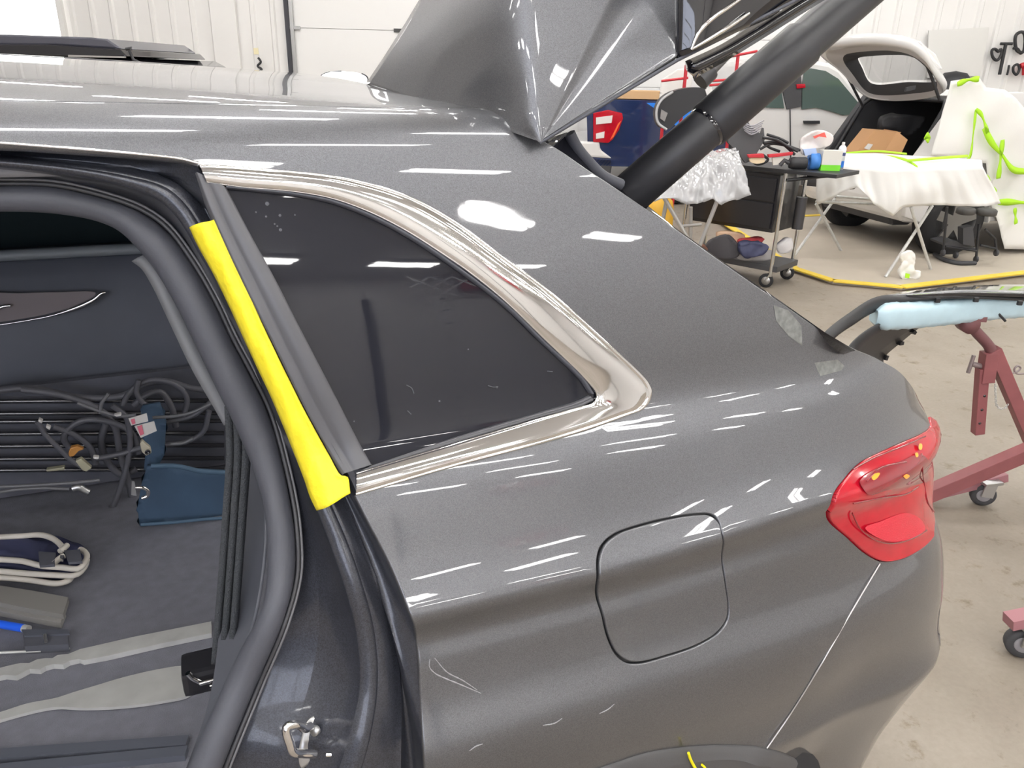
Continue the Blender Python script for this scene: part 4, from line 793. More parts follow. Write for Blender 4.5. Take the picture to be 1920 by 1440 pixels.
sprism([(3.0, .72), (3.05, .72), (3.05, 1.0), (2.0, 1.46), (1.95, 1.44), (3.0, .98)], -.6, .6).build('windscreen', glass_bg, sv)
for y in (-.79, .79):
    wv = MB().lathe([(.24, -.11), (.335, -.11), (.36, -.06), (.36, .06), (.335, .11), (.24, .11)], sv3(0, y, .36), ly, 36).build('wheel', wm, sv)
    MB().lathe([(.245, -.11), (.235, -.10), (.225, -.03), (.225, .1), (0, .1)], sv3(0, y, .36), ly, 30).build('rim', mat('dark_rim', (.10, .10, .10), .5) if 'dark_rim' not in MATS else MATS['dark_rim'], wv)
    mb = MB()
    for k in range(5):
        t = R_(72*k+18); c_, s_ = math.cos(t), math.sin(t); mb.bar(sv3(0, y-.09, .36), sv3(.235*c_, y-.10, .36+.235*s_), .095, .02, up=ly)
    mb.build('spoke', mat('dull_alloy', (.22, .215, .21), .45, .6) if 'dull_alloy' not in MATS else MATS['dull_alloy'], wv)
# raised tailgate: a framed panel seen from inside
hp = lambda p, b: on_b(p[0], p[1], b)
OUT = [(1629, 180, 9.15), (1575, 132, 9.0), (1538, 100, 8.85), (1540, 90, 8.8), (1580, 80, 8.5), (1640, 76, 8.15), (1700, 84, 7.85), (1726, 96, 7.75), (1750, 130, 7.85), (1772, 168, 7.98)]
INN = [(1632, 155, 9.1), (1617, 128, 9.0), (1609, 107, 8.9), (1640, 101, 8.6), (1675, 99, 8.3), (1700, 100, 8.1), (1722, 108, 7.95), (1742, 128, 7.92), (1760, 150, 8.0), (1700, 154, 8.5)]
o3 = np.array([hp(p, p[2]) for p in OUT]); i3 = np.array([hp(p, p[2]) for p in INN])
oc, ic = spline(o3, n=90, closed=True), spline(i3, n=90, closed=True)
k = int(np.argmin(((ic-oc[0])**2).sum(1))); ic = np.roll(ic, -k, 0)
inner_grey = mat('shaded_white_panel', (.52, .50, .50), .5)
up_ = np.array([0, 0, .02])
mb = MB(); mb.grid(np.stack([oc+F0*.05+np.array([0, 0, .06]), oc+np.array([0, 0, .03]), oc, oc*.86+ic*.14-np.array([0, 0, .03])], 1), closed_u=True); hg = mb.build('tailgate', white_paint, sv, thick=.02)
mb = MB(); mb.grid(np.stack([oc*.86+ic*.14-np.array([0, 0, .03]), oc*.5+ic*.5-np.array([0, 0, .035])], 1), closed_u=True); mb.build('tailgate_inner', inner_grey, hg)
mb = MB(); mb.grid(np.stack([oc*.5+ic*.5-np.array([0, 0, .035]), ic-np.array([0, 0, .02]), ic], 1), closed_u=True); mb.build('tailgate_trim', charcoal, hg)
mb = MB(); mb.grid(np.stack([ic+up_, ic*.5+ic.mean(0)*.5+up_, np.repeat(ic.mean(0)[None], len(ic), 0)+up_], 1), closed_u=True); mb.build('rear_glass', hatch_glass, hg)
slab('top_skin', [hp(p, p[2]) for p in [(1528, 90, 9.), (1560, 76, 8.9), (1605, 68, 8.7), (1640, 64, 8.5), (1690, 66, 8.3), (1725, 78, 8.2), (1755, 102, 8.2), (1768, 130, 8.2), (1750, 128, 8.1), (1722, 95, 8.0), (1690, 84, 8.0), (1640, 77, 8.2), (1580, 82, 8.6), (1540, 94, 9.)]], -F0, .06, white_paint, hg, bevel=.01)
MB().tube([hp(p, p[2]) for p in ((1574, 118, 9.0), (1595, 155, 9.1), (1618, 200, 9.2))], .014, 8).build('gas_strut', black_pl, sv); MB().tube([hp(p, p[2]) for p in ((1730, 105, 7.85), (1745, 140, 7.9), (1762, 188, 7.95))], .014, 8).build('gas_strut', black_pl, sv)
slab('latch', [hp(p, 7.9) for p in [(1700, 164), (1718, 160), (1716, 168), (1698, 172)]], -F0, .03, black_pl, hg)
mb = MB(); Mz = Matrix.Rotation(math.atan2(fx[1], fx[0])+.2, 3, 'Z'); cb = thing('cardboard_box', 'open brown cardboard box in the boot of the white hatchback', 'box', on_b(1650, 287, 8.3))
for nm, P_, dp in (('box_body', [(1604, 288, 8.2), (1640, 244, 8.2), (1690, 248, 8.2), (1655, 290, 8.2)], .3), ('box_body', [(1655, 290, 8.2), (1682, 246, 8.2), (1702, 262, 8.15), (1688, 292, 8.15)], .3)): slab(nm, [hp(p, p[2]) for p in P_], -F0, dp, mat('cardboard', S(190, 146, 104), .8) if 'cardboard' not in MATS else MATS['cardboard'], cb)
slab('box_label', [hp(p, 8.19) for p in [(1620, 278), (1628, 269), (1637, 271), (1630, 281)]], -F0, .003, tag_m, cb)
bg_ = cloth('black_bag', [hp(p, 8.75) for p in [(1648, 238), (1652, 222), (1672, 214), (1700, 216), (1730, 222), (1722, 240), (1700, 254), (1680, 246)]], -F0, black_pl, disp=crumple(.04, 9, 8), thick=.12, curve=True); free(bg_, 'black bag behind the cardboard box inside the white hatchback', 'bag')
# masking paper on the hatchback's flank
pn = -ly; pp0 = sv3(0, -.97, 0)
def flank(x, y, o=0.): return hit(x, y, pp0+pn*o, pn)
ms = cloth('masking_sheet', [flank(*p) for p in [(1783, 152), (1838, 144), (1852, 164), (1884, 168), (1908, 186), (1940, 226), (2010, 300), (2010, 470), (1882, 466), (1872, 430), (1858, 372), (1846, 306), (1744, 292), (1766, 214)]], pn, paper, disp=crumple(.035, 5, 12), thick=.004, step=.05); free(ms, 'white masking paper taped over the flank of the white hatchback', 'masking paper')
def strip_on(pts, wd, o=.075, par=ms, m=green, nm='green_tape'):
    q = spline([flank(x, y, o) for x, y in pts], n=24); up = np.array([0, 0, 1.]); d_ = np.gradient(q, axis=0); sd = np.cross(d_, pn); sd /= np.linalg.norm(sd, axis=1)[:, None]
    w_ = wd*(1+.4*np.sin(np.linspace(0, 9, 24)))[:, None]/2; mb = MB(); mb.grid(np.stack([q-sd*w_, q+sd*w_], 1)); return mb.build(nm, m, par, thick=.003)
for pts, wd in (([(1845, 240), (1860, 268), (1880, 292), (1900, 318), (1925, 322)], .045), ([(1880, 262), (1877, 290), (1872, 335)], .04), ([(1830, 205), (1825, 250), (1818, 295), (1812, 300)], .02), ([(1872, 379), (1895, 379), (1960, 382)], .05), ([(1848, 330), (1856, 345), (1866, 362)], .04), ([(1735, 254), (1742, 258), (1736, 264)], .05), ([(1903, 390), (1905, 420)], .03), ([(1795, 158), (1815, 150), (1836, 148)], .04), ([(1830, 205), (1840, 215), (1852, 250)], .03)): strip_on(pts, wd)
gt_ = [flank(*p, .02) for p in [(1795, 156), (1820, 147), (1870, 143), (1925, 146)]]; sprism([(.6, 1.60), (.6, 1.655), (2.4, 1.655), (2.4, 1.60)], -.9, -.82).build('roof_rail', green, sv, bevel=.01)
sprism([(1.0, 1.42), (1.75, 1.36), (2.4, 1.02), (.9, 1.02)], -.925, -.90).build('side_glass', glass_bg, sv)
# ---- low deck with yellow edge
dk = [(2.55, 7.02), (2.79, 6.62), (3.32, 6.46), (4.79, 7.14), (12.4, 10.7), (12.4, 10.9), (3.2, 10.1), (2.4, 9.9), (2.3, 8.4)]
dk = [(2.60, 7.05), (2.79, 6.62), (3.32, 6.46), (4.79, 7.14), (12.4, 10.75), (5.47, 10.73), (3.66, 10.04), (2.5, 9.9)]
mb = MB(); mb.prism([(p[0], p[1]) for p in dk], room(0, 0, .002), R0, F0, [0, 0, 1], .028); tagit(mb.build('floor_deck', mat('grey_deck_concrete', S(186, 176, 162), .6, var=.12, vscale=3)), kind='structure')
mb = MB(); edge3 = [room(p[0], p[1], .033) for p in dk]
for a, b in zip(edge3, edge3[1:]+edge3[:1]): mb.bar(a, b, .085, .012)
tagit(mb.build('trim_3', mat('yellow_edge_paint', S(232, 200, 70), .6, var=.15, vscale=12)), kind='structure')
DZ = .03
# ---- trestle with papered bumper
def leg(nm, a, b, par, r=.014, m=dull_steel): return MB().rod(a, b, r).build(nm, m, par)
td = thing('folding_trestle', 'grey steel trestle with crossed legs under the papered panel', 'trestle', room(3.4, 7.5, DZ))
def dz(x, y): return on_z(x, y, DZ)
for A, B, ta, tb2, bt in (((1660, 520), (1745, 505), (1748, 386), (1708, 388), 7.1), ((1485, 485), (1577, 470), (1566, 372), (1530, 382), 7.9)):
    leg('leg', dz(*A), on_b(*ta, bt+.15), td); leg('leg', dz(*B), on_b(*tb2, bt-.15), td)
MB().rod(on_b(1748, 384, 7.25), on_b(1566, 368, 8.05), .014).build('top_rail', dull_steel, td); MB().rod(on_b(1708, 386, 6.95), on_b(1530, 378, 7.75), .014).build('top_rail', dull_steel, td)
pb = thing('papered_panel', 'white masking paper with green tape draped over the folding trestle', 'masking paper', room(3.3, 7.4, .8))
bk_ = [(1532, 292, 7.7), (1570, 288, 7.6), (1640, 287, 7.45), (1710, 292, 7.35), (1790, 296, 7.2), (1838, 300, 7.1)]; fr_ = [(1528, 306, 7.35), (1570, 308, 7.2), (1640, 316, 7.05), (1710, 316, 6.95), (1790, 313, 6.85), (1842, 312, 6.8)]; bo_ = [(1532, 384, 7.35), (1575, 362, 7.2), (1606, 350, 7.1), (1632, 380, 7.05), (1672, 404, 7.0), (1692, 388, 6.95), (1745, 384, 6.9), (1800, 386, 6.85), (1846, 386, 6.8), (1872, 380, 6.85)]
L3 = [resamp(np.array([hp(p, p[2]) for p in q]), 80) for q in (bk_, fr_, bo_)]
rw = [L3[0]]+[L3[0]*(1-t)+L3[1]*t+np.array([0, 0, .02*math.sin(math.pi*t)]) for t in np.linspace(.2, 1, 5)]
x_ = np.linspace(0, 1, 80); sag = np.abs(np.sin(x_*17))*.02+np.abs(np.sin(x_*41+1))*.008
for t in np.linspace(.1, 1, 12): rw.append(L3[1]*(1-t)+L3[2]*t-np.outer(sag*math.sin(t*2.2)*1.5+.02*np.sin(x_*9+t*5)*t, F0)+np.outer(.01*np.sin(x_*23+t*7)*t, R0))
mb = MB(); mb.grid(np.stack(rw, 1)); mb.build('paper_drape', paper, pb, thick=.003)
def tape3(pts, wd, par, off=.012):
    q = spline([hp(p, p[2]) for p in pts], n=24)+np.array([0, 0, off]); mb = MB(); sd = np.array([0, 0, 1.])*wd/2+F0*wd*.4; mb.grid(np.stack([q-sd, q+sd], 1)); return mb.build('green_tape', green, par, thick=.003)
tape3([(1592, 291, 7.7), (1650, 294, 7.4), (1700, 303, 7.1), (1720, 316, 6.95)], .022, pb); tape3([(1700, 304, 7.05), (1760, 299, 7.0), (1815, 295, 7.0)], .02, pb); tape3([(1560, 292, 7.9), (1640, 286, 7.65), (1700, 291, 7.5)], .016, pb)
MB().box(room(3.05, 7.75, .74), (.5, .2, .10), Matrix.Rotation(-AZ-.5, 3, 'Z'), .04).build('panel_core', charcoal, pb)
wp = thing('paper_ball', 'crumpled white paper with green tape on the floor deck', 'paper', dz(1702, 522))
cloth('crumpled_sheet', [hit(x, y, dz(1702, 522)+np.array([0, 0, .1]), -F0) for x, y in [(1690, 522), (1684, 505), (1690, 494), (1686, 478), (1694, 472), (1712, 472), (1715, 490), (1712, 505), (1724, 508), (1722, 520), (1708, 525)]], -F0, paper, wp, step=.015, disp=crumple(.03, 25, 9), thick=.03, curve=True)
slab('tape_scrap', [hit(x, y, dz(1702, 522)-F0*.06, -F0) for x, y in [(1698, 512), (1706, 514), (1705, 522), (1697, 521)]], -F0, .003, green, wp)
# ---- rolling stool by the hatchback's wheel
sl = thing('rolling_stool', 'low black rolling stool with round pads beside the wheel', 'stool', room(4.4, 7.6, DZ))
def sb(x, y, b=7.5): return on_b(x, y, b)
slab('seat_tray', [sb(x, y) for x, y in [(1768, 456), (1790, 452), (1834, 466), (1830, 472), (1768, 460)]], -F0, .25, charcoal, sl)
for p, q in (((1776, 388), (1768, 480)), ((1772, 462), (1830, 470)), ((1836, 420), (1830, 486)), ((1847, 430), (1866, 448)), ((1866, 448), (1868, 470)), ((1838, 460), (1868, 466)), ((1776, 390), (1768, 430))): MB().rod(sb(*p), sb(*q), .012).build('tube_frame', black_pl, sl)
for c_, rx in (((1811, 396), .085), ((1850, 398), .09)): MB().lathe([(0, .035), (rx*.8, .035), (rx, .02), (rx, -.02), (rx*.8, -.03), (0, -.03)], sb(*c_), (0, 0, 1), 24).build('round_pad', mat('pad_grey', (.075, .072, .07), .6) if 'pad_grey' not in MATS else MATS['pad_grey'], sl)
slab('tool_box', [sb(x, y, 7.45) for x, y in [(1806, 428), (1824, 424), (1828, 462), (1806, 458)]], -F0, .1, charcoal, sl)
for x, y in ((1768, 474), (1830, 486), (1868, 474), (1792, 478)): MB().lathe([(0, -.012), (.03, -.012), (.034, -.006), (.034, .006), (.03, .012), (0, .012)], hit(x, y, sb(1800, 480), -F0), R0, 16).build('caster', charcoal, sl)
ds = [dz(x, y) for x, y in [(1752, 480), (1768, 490), (1795, 497), (1828, 497)]]
free(MB().tube(spline(np.array(ds)+[0, 0, .02], n=24), .022, 8).build('rubber_strip', charcoal), 'curved black rubber strip on the floor before the stool', 'strip')
free(MB().lathe([(0, .05), (.012, .05), (.014, .0), (0, 0)], dz(1790, 482), (0, 0, 1), 12).build('bottle_top', tag_m), 'tiny white cap beside the rubber strip', 'cap')
# ---- black tool cart
exv = R0*-.74+F0*.67; eyv = R0*.67+F0*.74; c0 = room(2.17, 6.43, 0)
def ct(x, y, z): return c0+exv*x+eyv*y+np.array([0, 0, z])
tc_ = thing('tool_cart', 'black tool cart with chrome legs and casters', 'tool cart', ct(.4, .2, 0))
def cbox(nm, x0, x1, y0, y1, z0, z1, m, par=tc_, bev=.006):
    mb = MB(); mb.box(ct((x0+x1)/2, (y0+y1)/2, (z0+z1)/2), (x1-x0, y1-y0, z1-z0), Matrix.Rotation(math.atan2(exv[1], exv[0]), 3, 'Z'), bev); return mb.build(nm, m, par)
cart_black = mat('cart_black_enamel', (.012, .012, .016), .3, coat=.4)
cbox('cabinet', .05, .85, .02, .42, .46, .93, cart_black); cbox('drawer_front', .07, .83, .0, .02, .49, .70, cart_black); cbox('drawer_front', .07, .83, .0, .02, .715, .90, cart_black)
cbox('top_tray', -.42, .9, -.03, .45, .955, .985, black_pl); cbox('lower_shelf', -.05, .9, .0, .42, .14, .19, mat('shelf_grey', (.06, .06, .065), .5))
for x, y in ((0, 0), (0, .42), (.88, 0), (.88, .42)):
    MB().rod(ct(x, y, .10), ct(x, y, .955), .016).build('leg', chrome_bg, tc_)
    cs = MB().lathe([(0, -.016), (.05, -.016), (.06, -.010), (.06, .010), (.05, .016), (0, .016)], ct(x+.03, y, .06), (exv*.3+eyv), 24).build('caster', wm, tc_); MB().lathe([(0, -.018), (.036, -.018), (.036, .018), (0, .018)], ct(x+.03, y, .06), (exv*.3+eyv), 20).build('hub', metal_grey, cs); MB().bar(ct(x+.01, y, .125), ct(x+.03, y-.02, .06), .03, .012).build('fork', chrome_bg, cs)
MB().rod(ct(-.10, .16, .50), ct(-.10, .16, .76), .045, 20).build('tool_canister', mat('dark_steel', (.10, .10, .11), .3, .8), tc_)
for p, q in ((( -.02, .0, .90), (-.30, .1, .955)), ((-.02, .42, .90), (-.30, .3, .955))): MB().rod(ct(*p), ct(*q), .014).build('tray_brace', black_pl, tc_)
# things on the cart
def on_cart(x, y, b=6.35): return on_b(x, y, b)
def tagm(o, label, cat, group=None): return tagit(o, label, cat, group)
zt = .985
def stand_at(x, yb, z=zt): return on_z(x, yb, z)
sc_ = stand_at(1573, 318); t_ = thing('spray_can', 'white and blue spray can at the cart end', 'spray can', sc_)
MB().lathe([(0, 0), (.031, 0), (.031, .16), (.028, .175), (.016, .19)], sc_, (0, 0, 1), 20).build('can_body', mat('can_white', (.72, .74, .78), .3), t_); MB().lathe([(.0315, .02), (.0315, .07)], sc_, (0, 0, 1), 20).build('can_label', mat('can_blue', S(45, 120, 215), .35), t_); MB().lathe([(.0315, .11), (.0315, .135)], sc_, (0, 0, 1), 20).build('can_label', mat('can_navy', S(60, 70, 120), .35), t_); MB().lathe([(.012, .19), (.012, .215), (0, .215)], sc_, (0, 0, 1), 14).build('nozzle', tag_m, t_)
cn = stand_at(1552, 319); t_ = thing('labelled_box', 'white and green labelled carton beside the blue roll', 'box', cn)
for z0, z1, m in ((0, .045, mat('lime_print', S(120, 215, 50), .5)), (.045, .155, mat('carton_white', (.70, .68, .62), .6))):
    mb = MB(); mb.box(cn+np.array([0, 0, (z0+z1)/2]), (.155, .10, z1-z0), M3()); mb.build('carton', m, t_)
br = stand_at(1523, 318)+np.array([0, 0, .065]); t_ = thing('tape_roll', 'blue round roll standing on the cart', 'roll', stand_at(1524, 318))
MB().lathe([(.03, -.035), (.065, -.035), (.065, .035), (.03, .035), (.03, -.035)], br, R0, 28).build('roll', mat('roll_blue', S(70, 130, 205), .5), t_)
dr = stand_at(1496, 318)+np.array([0, 0, .05]); t_ = thing('air_tool', 'black cylindrical air tool lying left of the blue roll', 'tool', stand_at(1498, 318))
MB().lathe([(0, -.08), (.04, -.075), (.048, -.05), (.048, .05), (.042, .06), (0, .062)], dr, R0, 20).build('tool_body', black_pl, t_); MB().tube([dr-R0*.08, dr-R0*.12+[0, 0, .02], dr-R0*.15+[0, 0, -.02]], .018, 10).build('tool_grip', charcoal, t_)
bgp = cloth('plastic_bag', [on_cart(x, y, 6.5) for x, y in [(1500, 264), (1515, 250), (1540, 244), (1562, 256), (1556, 272), (1530, 280), (1512, 284), (1504, 290)]], -F0, mat('clear_white_plastic', (.75, .70, .68), .25, coat=.5), disp=crumple(.03, 20, 31), thick=.02, curve=True, step=.015); free(bgp, 'crumpled white plastic bag with red print on the cart', 'bag')
slab('bag_print', [on_cart(x, y, 6.42) for x, y in [(1524, 256), (1546, 248), (1550, 258), (1536, 256), (1528, 260)]], -F0, .003, mat('red_print', S(225, 95, 85), .5), bgp); slab('bag_base', [on_cart(x, y, 6.43) for x, y in [(1506, 280), (1530, 278), (1532, 288), (1510, 292)]], -F0, .02, mat('pale_blue_plastic', S(175, 195, 232), .4), bgp)
grl = thing('grille_part', 'grey plastic grille part standing on the cart', 'grille', on_cart(1405, 300, 6.5))
slab('grille_panel', [on_cart(x, y, 6.5) for x, y in [(1360, 240), (1376, 222), (1392, 208), (1408, 238), (1428, 252), (1432, 240), (1434, 262), (1412, 300), (1398, 306), (1386, 288), (1366, 268)]], -F0, .06, mat('grille_grey', (.075, .075, .08), .5), grl)
for k in range(5): MB().tube(spline([on_cart(1388+k*2, 224+k*5, 6.45), on_cart(1408, 236+k*4, 6.42), on_cart(1432-k*2, 226+k*5, 6.45)], n=10), .006, 6).build('mesh_bar', mat('mesh_grey', (.30, .29, .32), .4) if 'mesh_grey' not in MATS else MATS['mesh_grey'], grl)
for k, c in enumerate(([(1430, 258), (1455, 262), (1480, 276), (1496, 284)], [(1432, 268), (1460, 266), (1480, 280), (1490, 290)], [(1425, 280), (1445, 270), (1470, 272), (1500, 282)], [(1430, 290), (1440, 300), (1420, 308), (1408, 298)], [(1438, 252), (1462, 260), (1478, 268)], [(1426, 262), (1442, 276), (1462, 284)])): free(MB().tube(spline([on_cart(x, y, 6.45+.02*k) for x, y in c], n=24), .011, 8).build('cable', black_pl), 'black cable coiled loosely on top of the tool cart', 'cable', 'cables on the tool cart')
for q, l, m in (([(1440, 290), (1462, 288), (1488, 285), (1486, 291), (1462, 294), (1442, 296)], 'red handled tool lying on the cart right of the grille', red_paint), ([(1402, 290), (1432, 288), (1434, 296), (1404, 296)], 'flat red tool at the foot of the grille part', red_paint), ([(1340, 262), (1362, 258), (1358, 268), (1342, 270)], 'red tool lying above the clear plastic sheet', red_paint), ([(1312, 272), (1340, 270), (1338, 276), (1314, 280)], 'dark red bar beside the black strut', mat('dark_red', S(140, 50, 66), .5))): free(slab('hand_tool', [on_cart(x, y, 6.40) for x, y in q], -F0, .04, m, bevel=.006), l, 'tool')
free(slab('sanding_disc', [on_cart(x, y, 6.42) for x, y in [(1406, 298), (1418, 294), (1432, 297), (1434, 303), (1420, 307), (1408, 304)]], -F0, .03, mat('cream_disc', S(226, 205, 170), .6), curve=True), 'cream disc below the red tool on the cart', 'disc')
free(slab('white_card', [on_cart(x, y, 6.42) for x, y in [(1448, 296), (1470, 294), (1472, 308), (1450, 310)]], -F0, .02, mat('card_white', (.66, .63, .57), .6)), 'pale card lying under the red handled tool', 'card')
# things on the lower shelf
for q, l, m, z in (([(1345, 436), (1395, 440), (1392, 452), (1348, 450)], 'cream carton on the lower shelf of the cart', mat('cream_carton', S(226, 190, 160), .7), 6.75), ([(1384, 450), (1410, 446), (1432, 447), (1425, 456), (1386, 458)], 'red folded cloth on the lower shelf of the cart', mat('red_cloth', S(196, 70, 76), .8), 6.7), ([(1330, 452), (1360, 440), (1385, 462), (1382, 480), (1340, 482), (1322, 470)], 'dark grey cloth heap on the lower shelf', mat('grey_cloth', (.055, .052, .058), .8), 6.55), ([(1385, 458), (1420, 454), (1440, 462), (1430, 476), (1400, 482), (1388, 476)], 'navy cloth heap on the lower shelf', navy, 6.5), ([(1378, 468), (1402, 470), (1448, 470), (1450, 482), (1380, 482)], 'white folded sheet at the shelf front', mat('soiled_white', (.42, .40, .40), .8), 6.58), ([(1455, 462), (1482, 446), (1484, 466), (1466, 476)], 'clear crumpled wrap at the right end of the shelf', mat('clear_wrap', (.6, .58, .58), .25, coat=.5), 6.55), ([(1307, 462), (1318, 458), (1326, 466), (1316, 472)], 'small brown block at the left end of the shelf', mat('brown_block', S(110, 75, 60), .7), 6.5)): kw = next(k for k in ('cloth', 'carton', 'sheet', 'wrap', 'block') if k in l); free(cloth({'cloth': 'folded_cloth', 'carton': 'cream_carton', 'sheet': 'folded_sheet', 'wrap': 'crumpled_wrap', 'block': 'brown_block'}[kw], [on_b(x, y, z) for x, y in q], -F0, m, disp=crumple(.02, 20, len(l)), thick=.06, curve=True, step=.02), l, kw)
# ---- plastic sheeted stand in front of the cart
ps_ = thing('sheeted_stand', 'steel folding stand under crumpled clear plastic sheet', 'stand', room(1.35, 6.0, 0))
plast = mat('clear_plastic_sheet', (.50, .50, .51), .15, coat=1., trans=.2)
G_ = []
rw = [[(1238, 330, 6.2), (1285, 296, 6.3), (1330, 284, 6.3), (1365, 278, 6.3), (1380, 276, 6.25)], [(1236, 345, 5.95), (1285, 318, 6.0), (1330, 302, 6.0), (1368, 290, 6.0), (1388, 300, 6.0)], [(1232, 362, 5.85), (1280, 350, 5.85), (1330, 340, 5.85), (1372, 330, 5.85), (1398, 330, 5.9)], [(1228, 376, 5.8), (1262, 372, 5.8), (1288, 385, 5.8), (1338, 374, 5.78), (1352, 384, 5.78), (1408, 366, 5.85)]]
rr = [resamp(np.array([hp(p, p[2]) for p in q]), 70) for q in rw]; g_ = np.stack([spline(np.stack(rr, 1)[i], n=30) for i in range(70)], 0)
X_, Y_ = np.meshgrid(np.linspace(0, 1, 70), np.linspace(0, 1, 30), indexing='ij'); cr = crumple(.030, 16, 77)(X_*2, Y_*1.2)+crumple(.016, 46, 78)(X_*2, Y_*1.2)
g_ = g_-cr[..., None]*(F0*.8-np.array([0, 0, .5])); mb = MB(); mb.grid(g_); mb.build('plastic_sheet', plast, ps_, thick=.004)
for a, b, b2 in (((1245, 370), (1292, 452), 5.85), ((1346, 374), (1308, 470), 5.85), ((1250, 375), (1232, 470), 6.2), ((1295, 388), (1294, 480), 6.1)):
    p, q = on_b(*a, b2), on_b(*b, b2); d_ = (q-p)/abs(q[2]-p[2]); q = p+d_*(p[2]-.012); MB().rod(p, q, .016).build('leg', mat('zinc_leg', (.50, .49, .48), .35, .8) if 'zinc_leg' not in MATS else MATS['zinc_leg'], ps_)
MB().rod(on_b(1278, 424, 5.9), on_b(1314, 421, 6.05), .012).build('cross_bar', MATS['zinc_leg'], ps_); MB().rod(on_b(1240, 345, 6.0), on_b(1370, 318, 6.05), .016).build('top_bar', MATS['zinc_leg'], ps_)
yb_ = on_b(1234, 425, 6.6); yb_[2] = 0; jug = thing('yellow_drum', 'yellow plastic drum beside the steel folding stand', 'drum', yb_)
zt_ = float(on_b(1234, 366, 6.6)[2]); MB().lathe([(0, 0), (.11, 0), (.12, .03), (.12, zt_-.12), (.10, zt_-.04), (.05, zt_)], yb_, (0, 0, 1), 24).build('drum_body', mat('drum_yellow', S(232, 180, 60), .45), jug); MB().lathe([(.045, zt_), (.045, zt_+.04), (0, zt_+.04)], yb_, (0, 0, 1), 18).build('drum_cap', mat('cap_green', S(160, 190, 60), .5), jug)
# ---- bumper stand: red frame with padded arm
st_b = 2.95
rs = thing('panel_stand', 'red steel work stand with blue padded arm and casters', 'stand', room(2.1, 2.9, 0))
old_red = mat('worn_red_paint', S(138, 80, 82), .5, var=.25, vscale=14)
def sp3(x, y, b=st_b): return on_b(x, y, b)
def rbar(nm, p, q, wdt, m=old_red, b=st_b, b2=None, par=rs): return MB().bar(sp3(*p, b), sp3(*q, b2 or b), wdt, wdt, up=(-F0)).build(nm, m, par, bevel=.002)
pst = rbar('post', (1842, 690), (1833, 812), .040); mb = MB()
for x, y in ((1841, 739), (1836, 765), (1832, 790)): mb.lathe([(0, .001), (.0055, .001), (.0055, -.004)], sp3(x, y)-F0*.0205, -F0, 14)
mb.build('pin_hole', gloss_black, pst)
rbar('sleeve', (1855, 660), (1847, 715), .052); rbar('diagonal_beam', (1861, 655), (1965, 900), .050)
MB().tube(spline([sp3(x, y) for x, y in [(1814, 604), (1832, 624), (1856, 652), (1860, 672)]], n=20), .021, 14).build('bent_arm', mat('brown_red', S(112, 72, 74), .45), rs)
MB().lathe([(0, -.03), (.036, -.03), (.036, .03), (0, .03)], sp3(1814, 606), np.array(F0), 22).build('pivot_hub', MATS['brown_red'], rs); MB().box(sp3(1830, 596), (.06, .05, .02), M3()).build('pivot_bracket', MATS['brown_red'], rs)
hd = MB().tube([sp3(1850, 688), sp3(1832, 685), sp3(1822, 682)], .011, 10).build('clamp_handle', mat('clamp_grey', (.30, .25, .25), .4, .5), rs); MB().rod(sp3(1826, 666), sp3(1815, 699), .008).build('handle_bar', MATS['clamp_grey'], hd)
MB().tube(spline([sp3(x, y, st_b-.02) for x, y in [(1892, 702), (1908, 696), (1914, 690), (1908, 686), (1902, 692), (1906, 700), (1930, 700)]], n=30), .004, 8).build('hook', MATS['clamp_grey'], rs)
lk = spline([sp3(x, y, st_b-.03) for x, y in [(1866, 720), (1867, 745), (1868, 758), (1876, 766), (1884, 765), (1890, 758)]], n=20)
for i in range(19):
    c_ = (lk[i]+lk[i+1])/2; dd = lk[i+1]-lk[i]; L_ = np.linalg.norm(dd)*.75; dd /= np.linalg.norm(dd); sd = np.cross(dd, F0) if i % 2 else F0; sd = sd/np.linalg.norm(sd)
    ring = [c_+dd*L_*math.cos(t)+sd*.0042*math.sin(t) for t in np.linspace(0, 2*math.pi, 12, endpoint=False)]; MB().tube(ring, .0013, 5, closed=True).build('chain_link', dull_steel, rs)
rbar('base_beam', (1690, 948), (1985, 822), .055, b=2.75, b2=2.75); rbar('foot', (1700, 940), (1886, 893), .036, m=mat('pale_red', S(158, 108, 114), .5), b=2.85, b2=2.88)
def caster(x, y, r, b, par, ground):
    c_ = on_b(x, y, b); c_[2] = r
    o = MB().lathe([(0, -.018), (r*.6, -.018), (r*.9, -.018), (r, -.010), (r, .010), (r*.9, .018), (r*.6, .018), (0, .018)], c_, F0*.9+R0*.3, 30).build('caster', mat('grey_rubber', (.06, .06, .065), .6) if 'grey_rubber' not in MATS else MATS['grey_rubber'], par)
    MB().lathe([(0, -.021), (r*.5, -.021), (r*.55, -.018), (r*.55, .018), (r*.5, .021), (0, .021)], c_, F0*.9+R0*.3, 24).build('hub', mat('caster_hub', (.32, .31, .33), .4) if 'caster_hub' not in MATS else MATS['caster_hub'], o)
    mb = MB(); mb.bar(c_-F0*.03, c_-F0*.03+np.array([.01, 0, r*1.25]), .05, .006, up=-F0); mb.bar(c_+np.array([-.03, 0, r*1.2]), c_+R0*.05+np.array([0, 0, r*1.3]), .06, .012); mb.build('fork', metal_grey, o); return o
caster(1843, 925, .050, 2.86, rs, 0)
caster(1915, 1212, .052, 1.93, rs, 0); MB().bar(on_b(1890, 1165, 1.93), on_b(2060, 1130, 1.95), .05, .035).build('foot', MATS['pale_red'], rs)
MB().bar(on_b(1985, 822, 2.75), on_b(2060, 1130, 1.95), .05, .05).build('base_beam', old_red, rs)
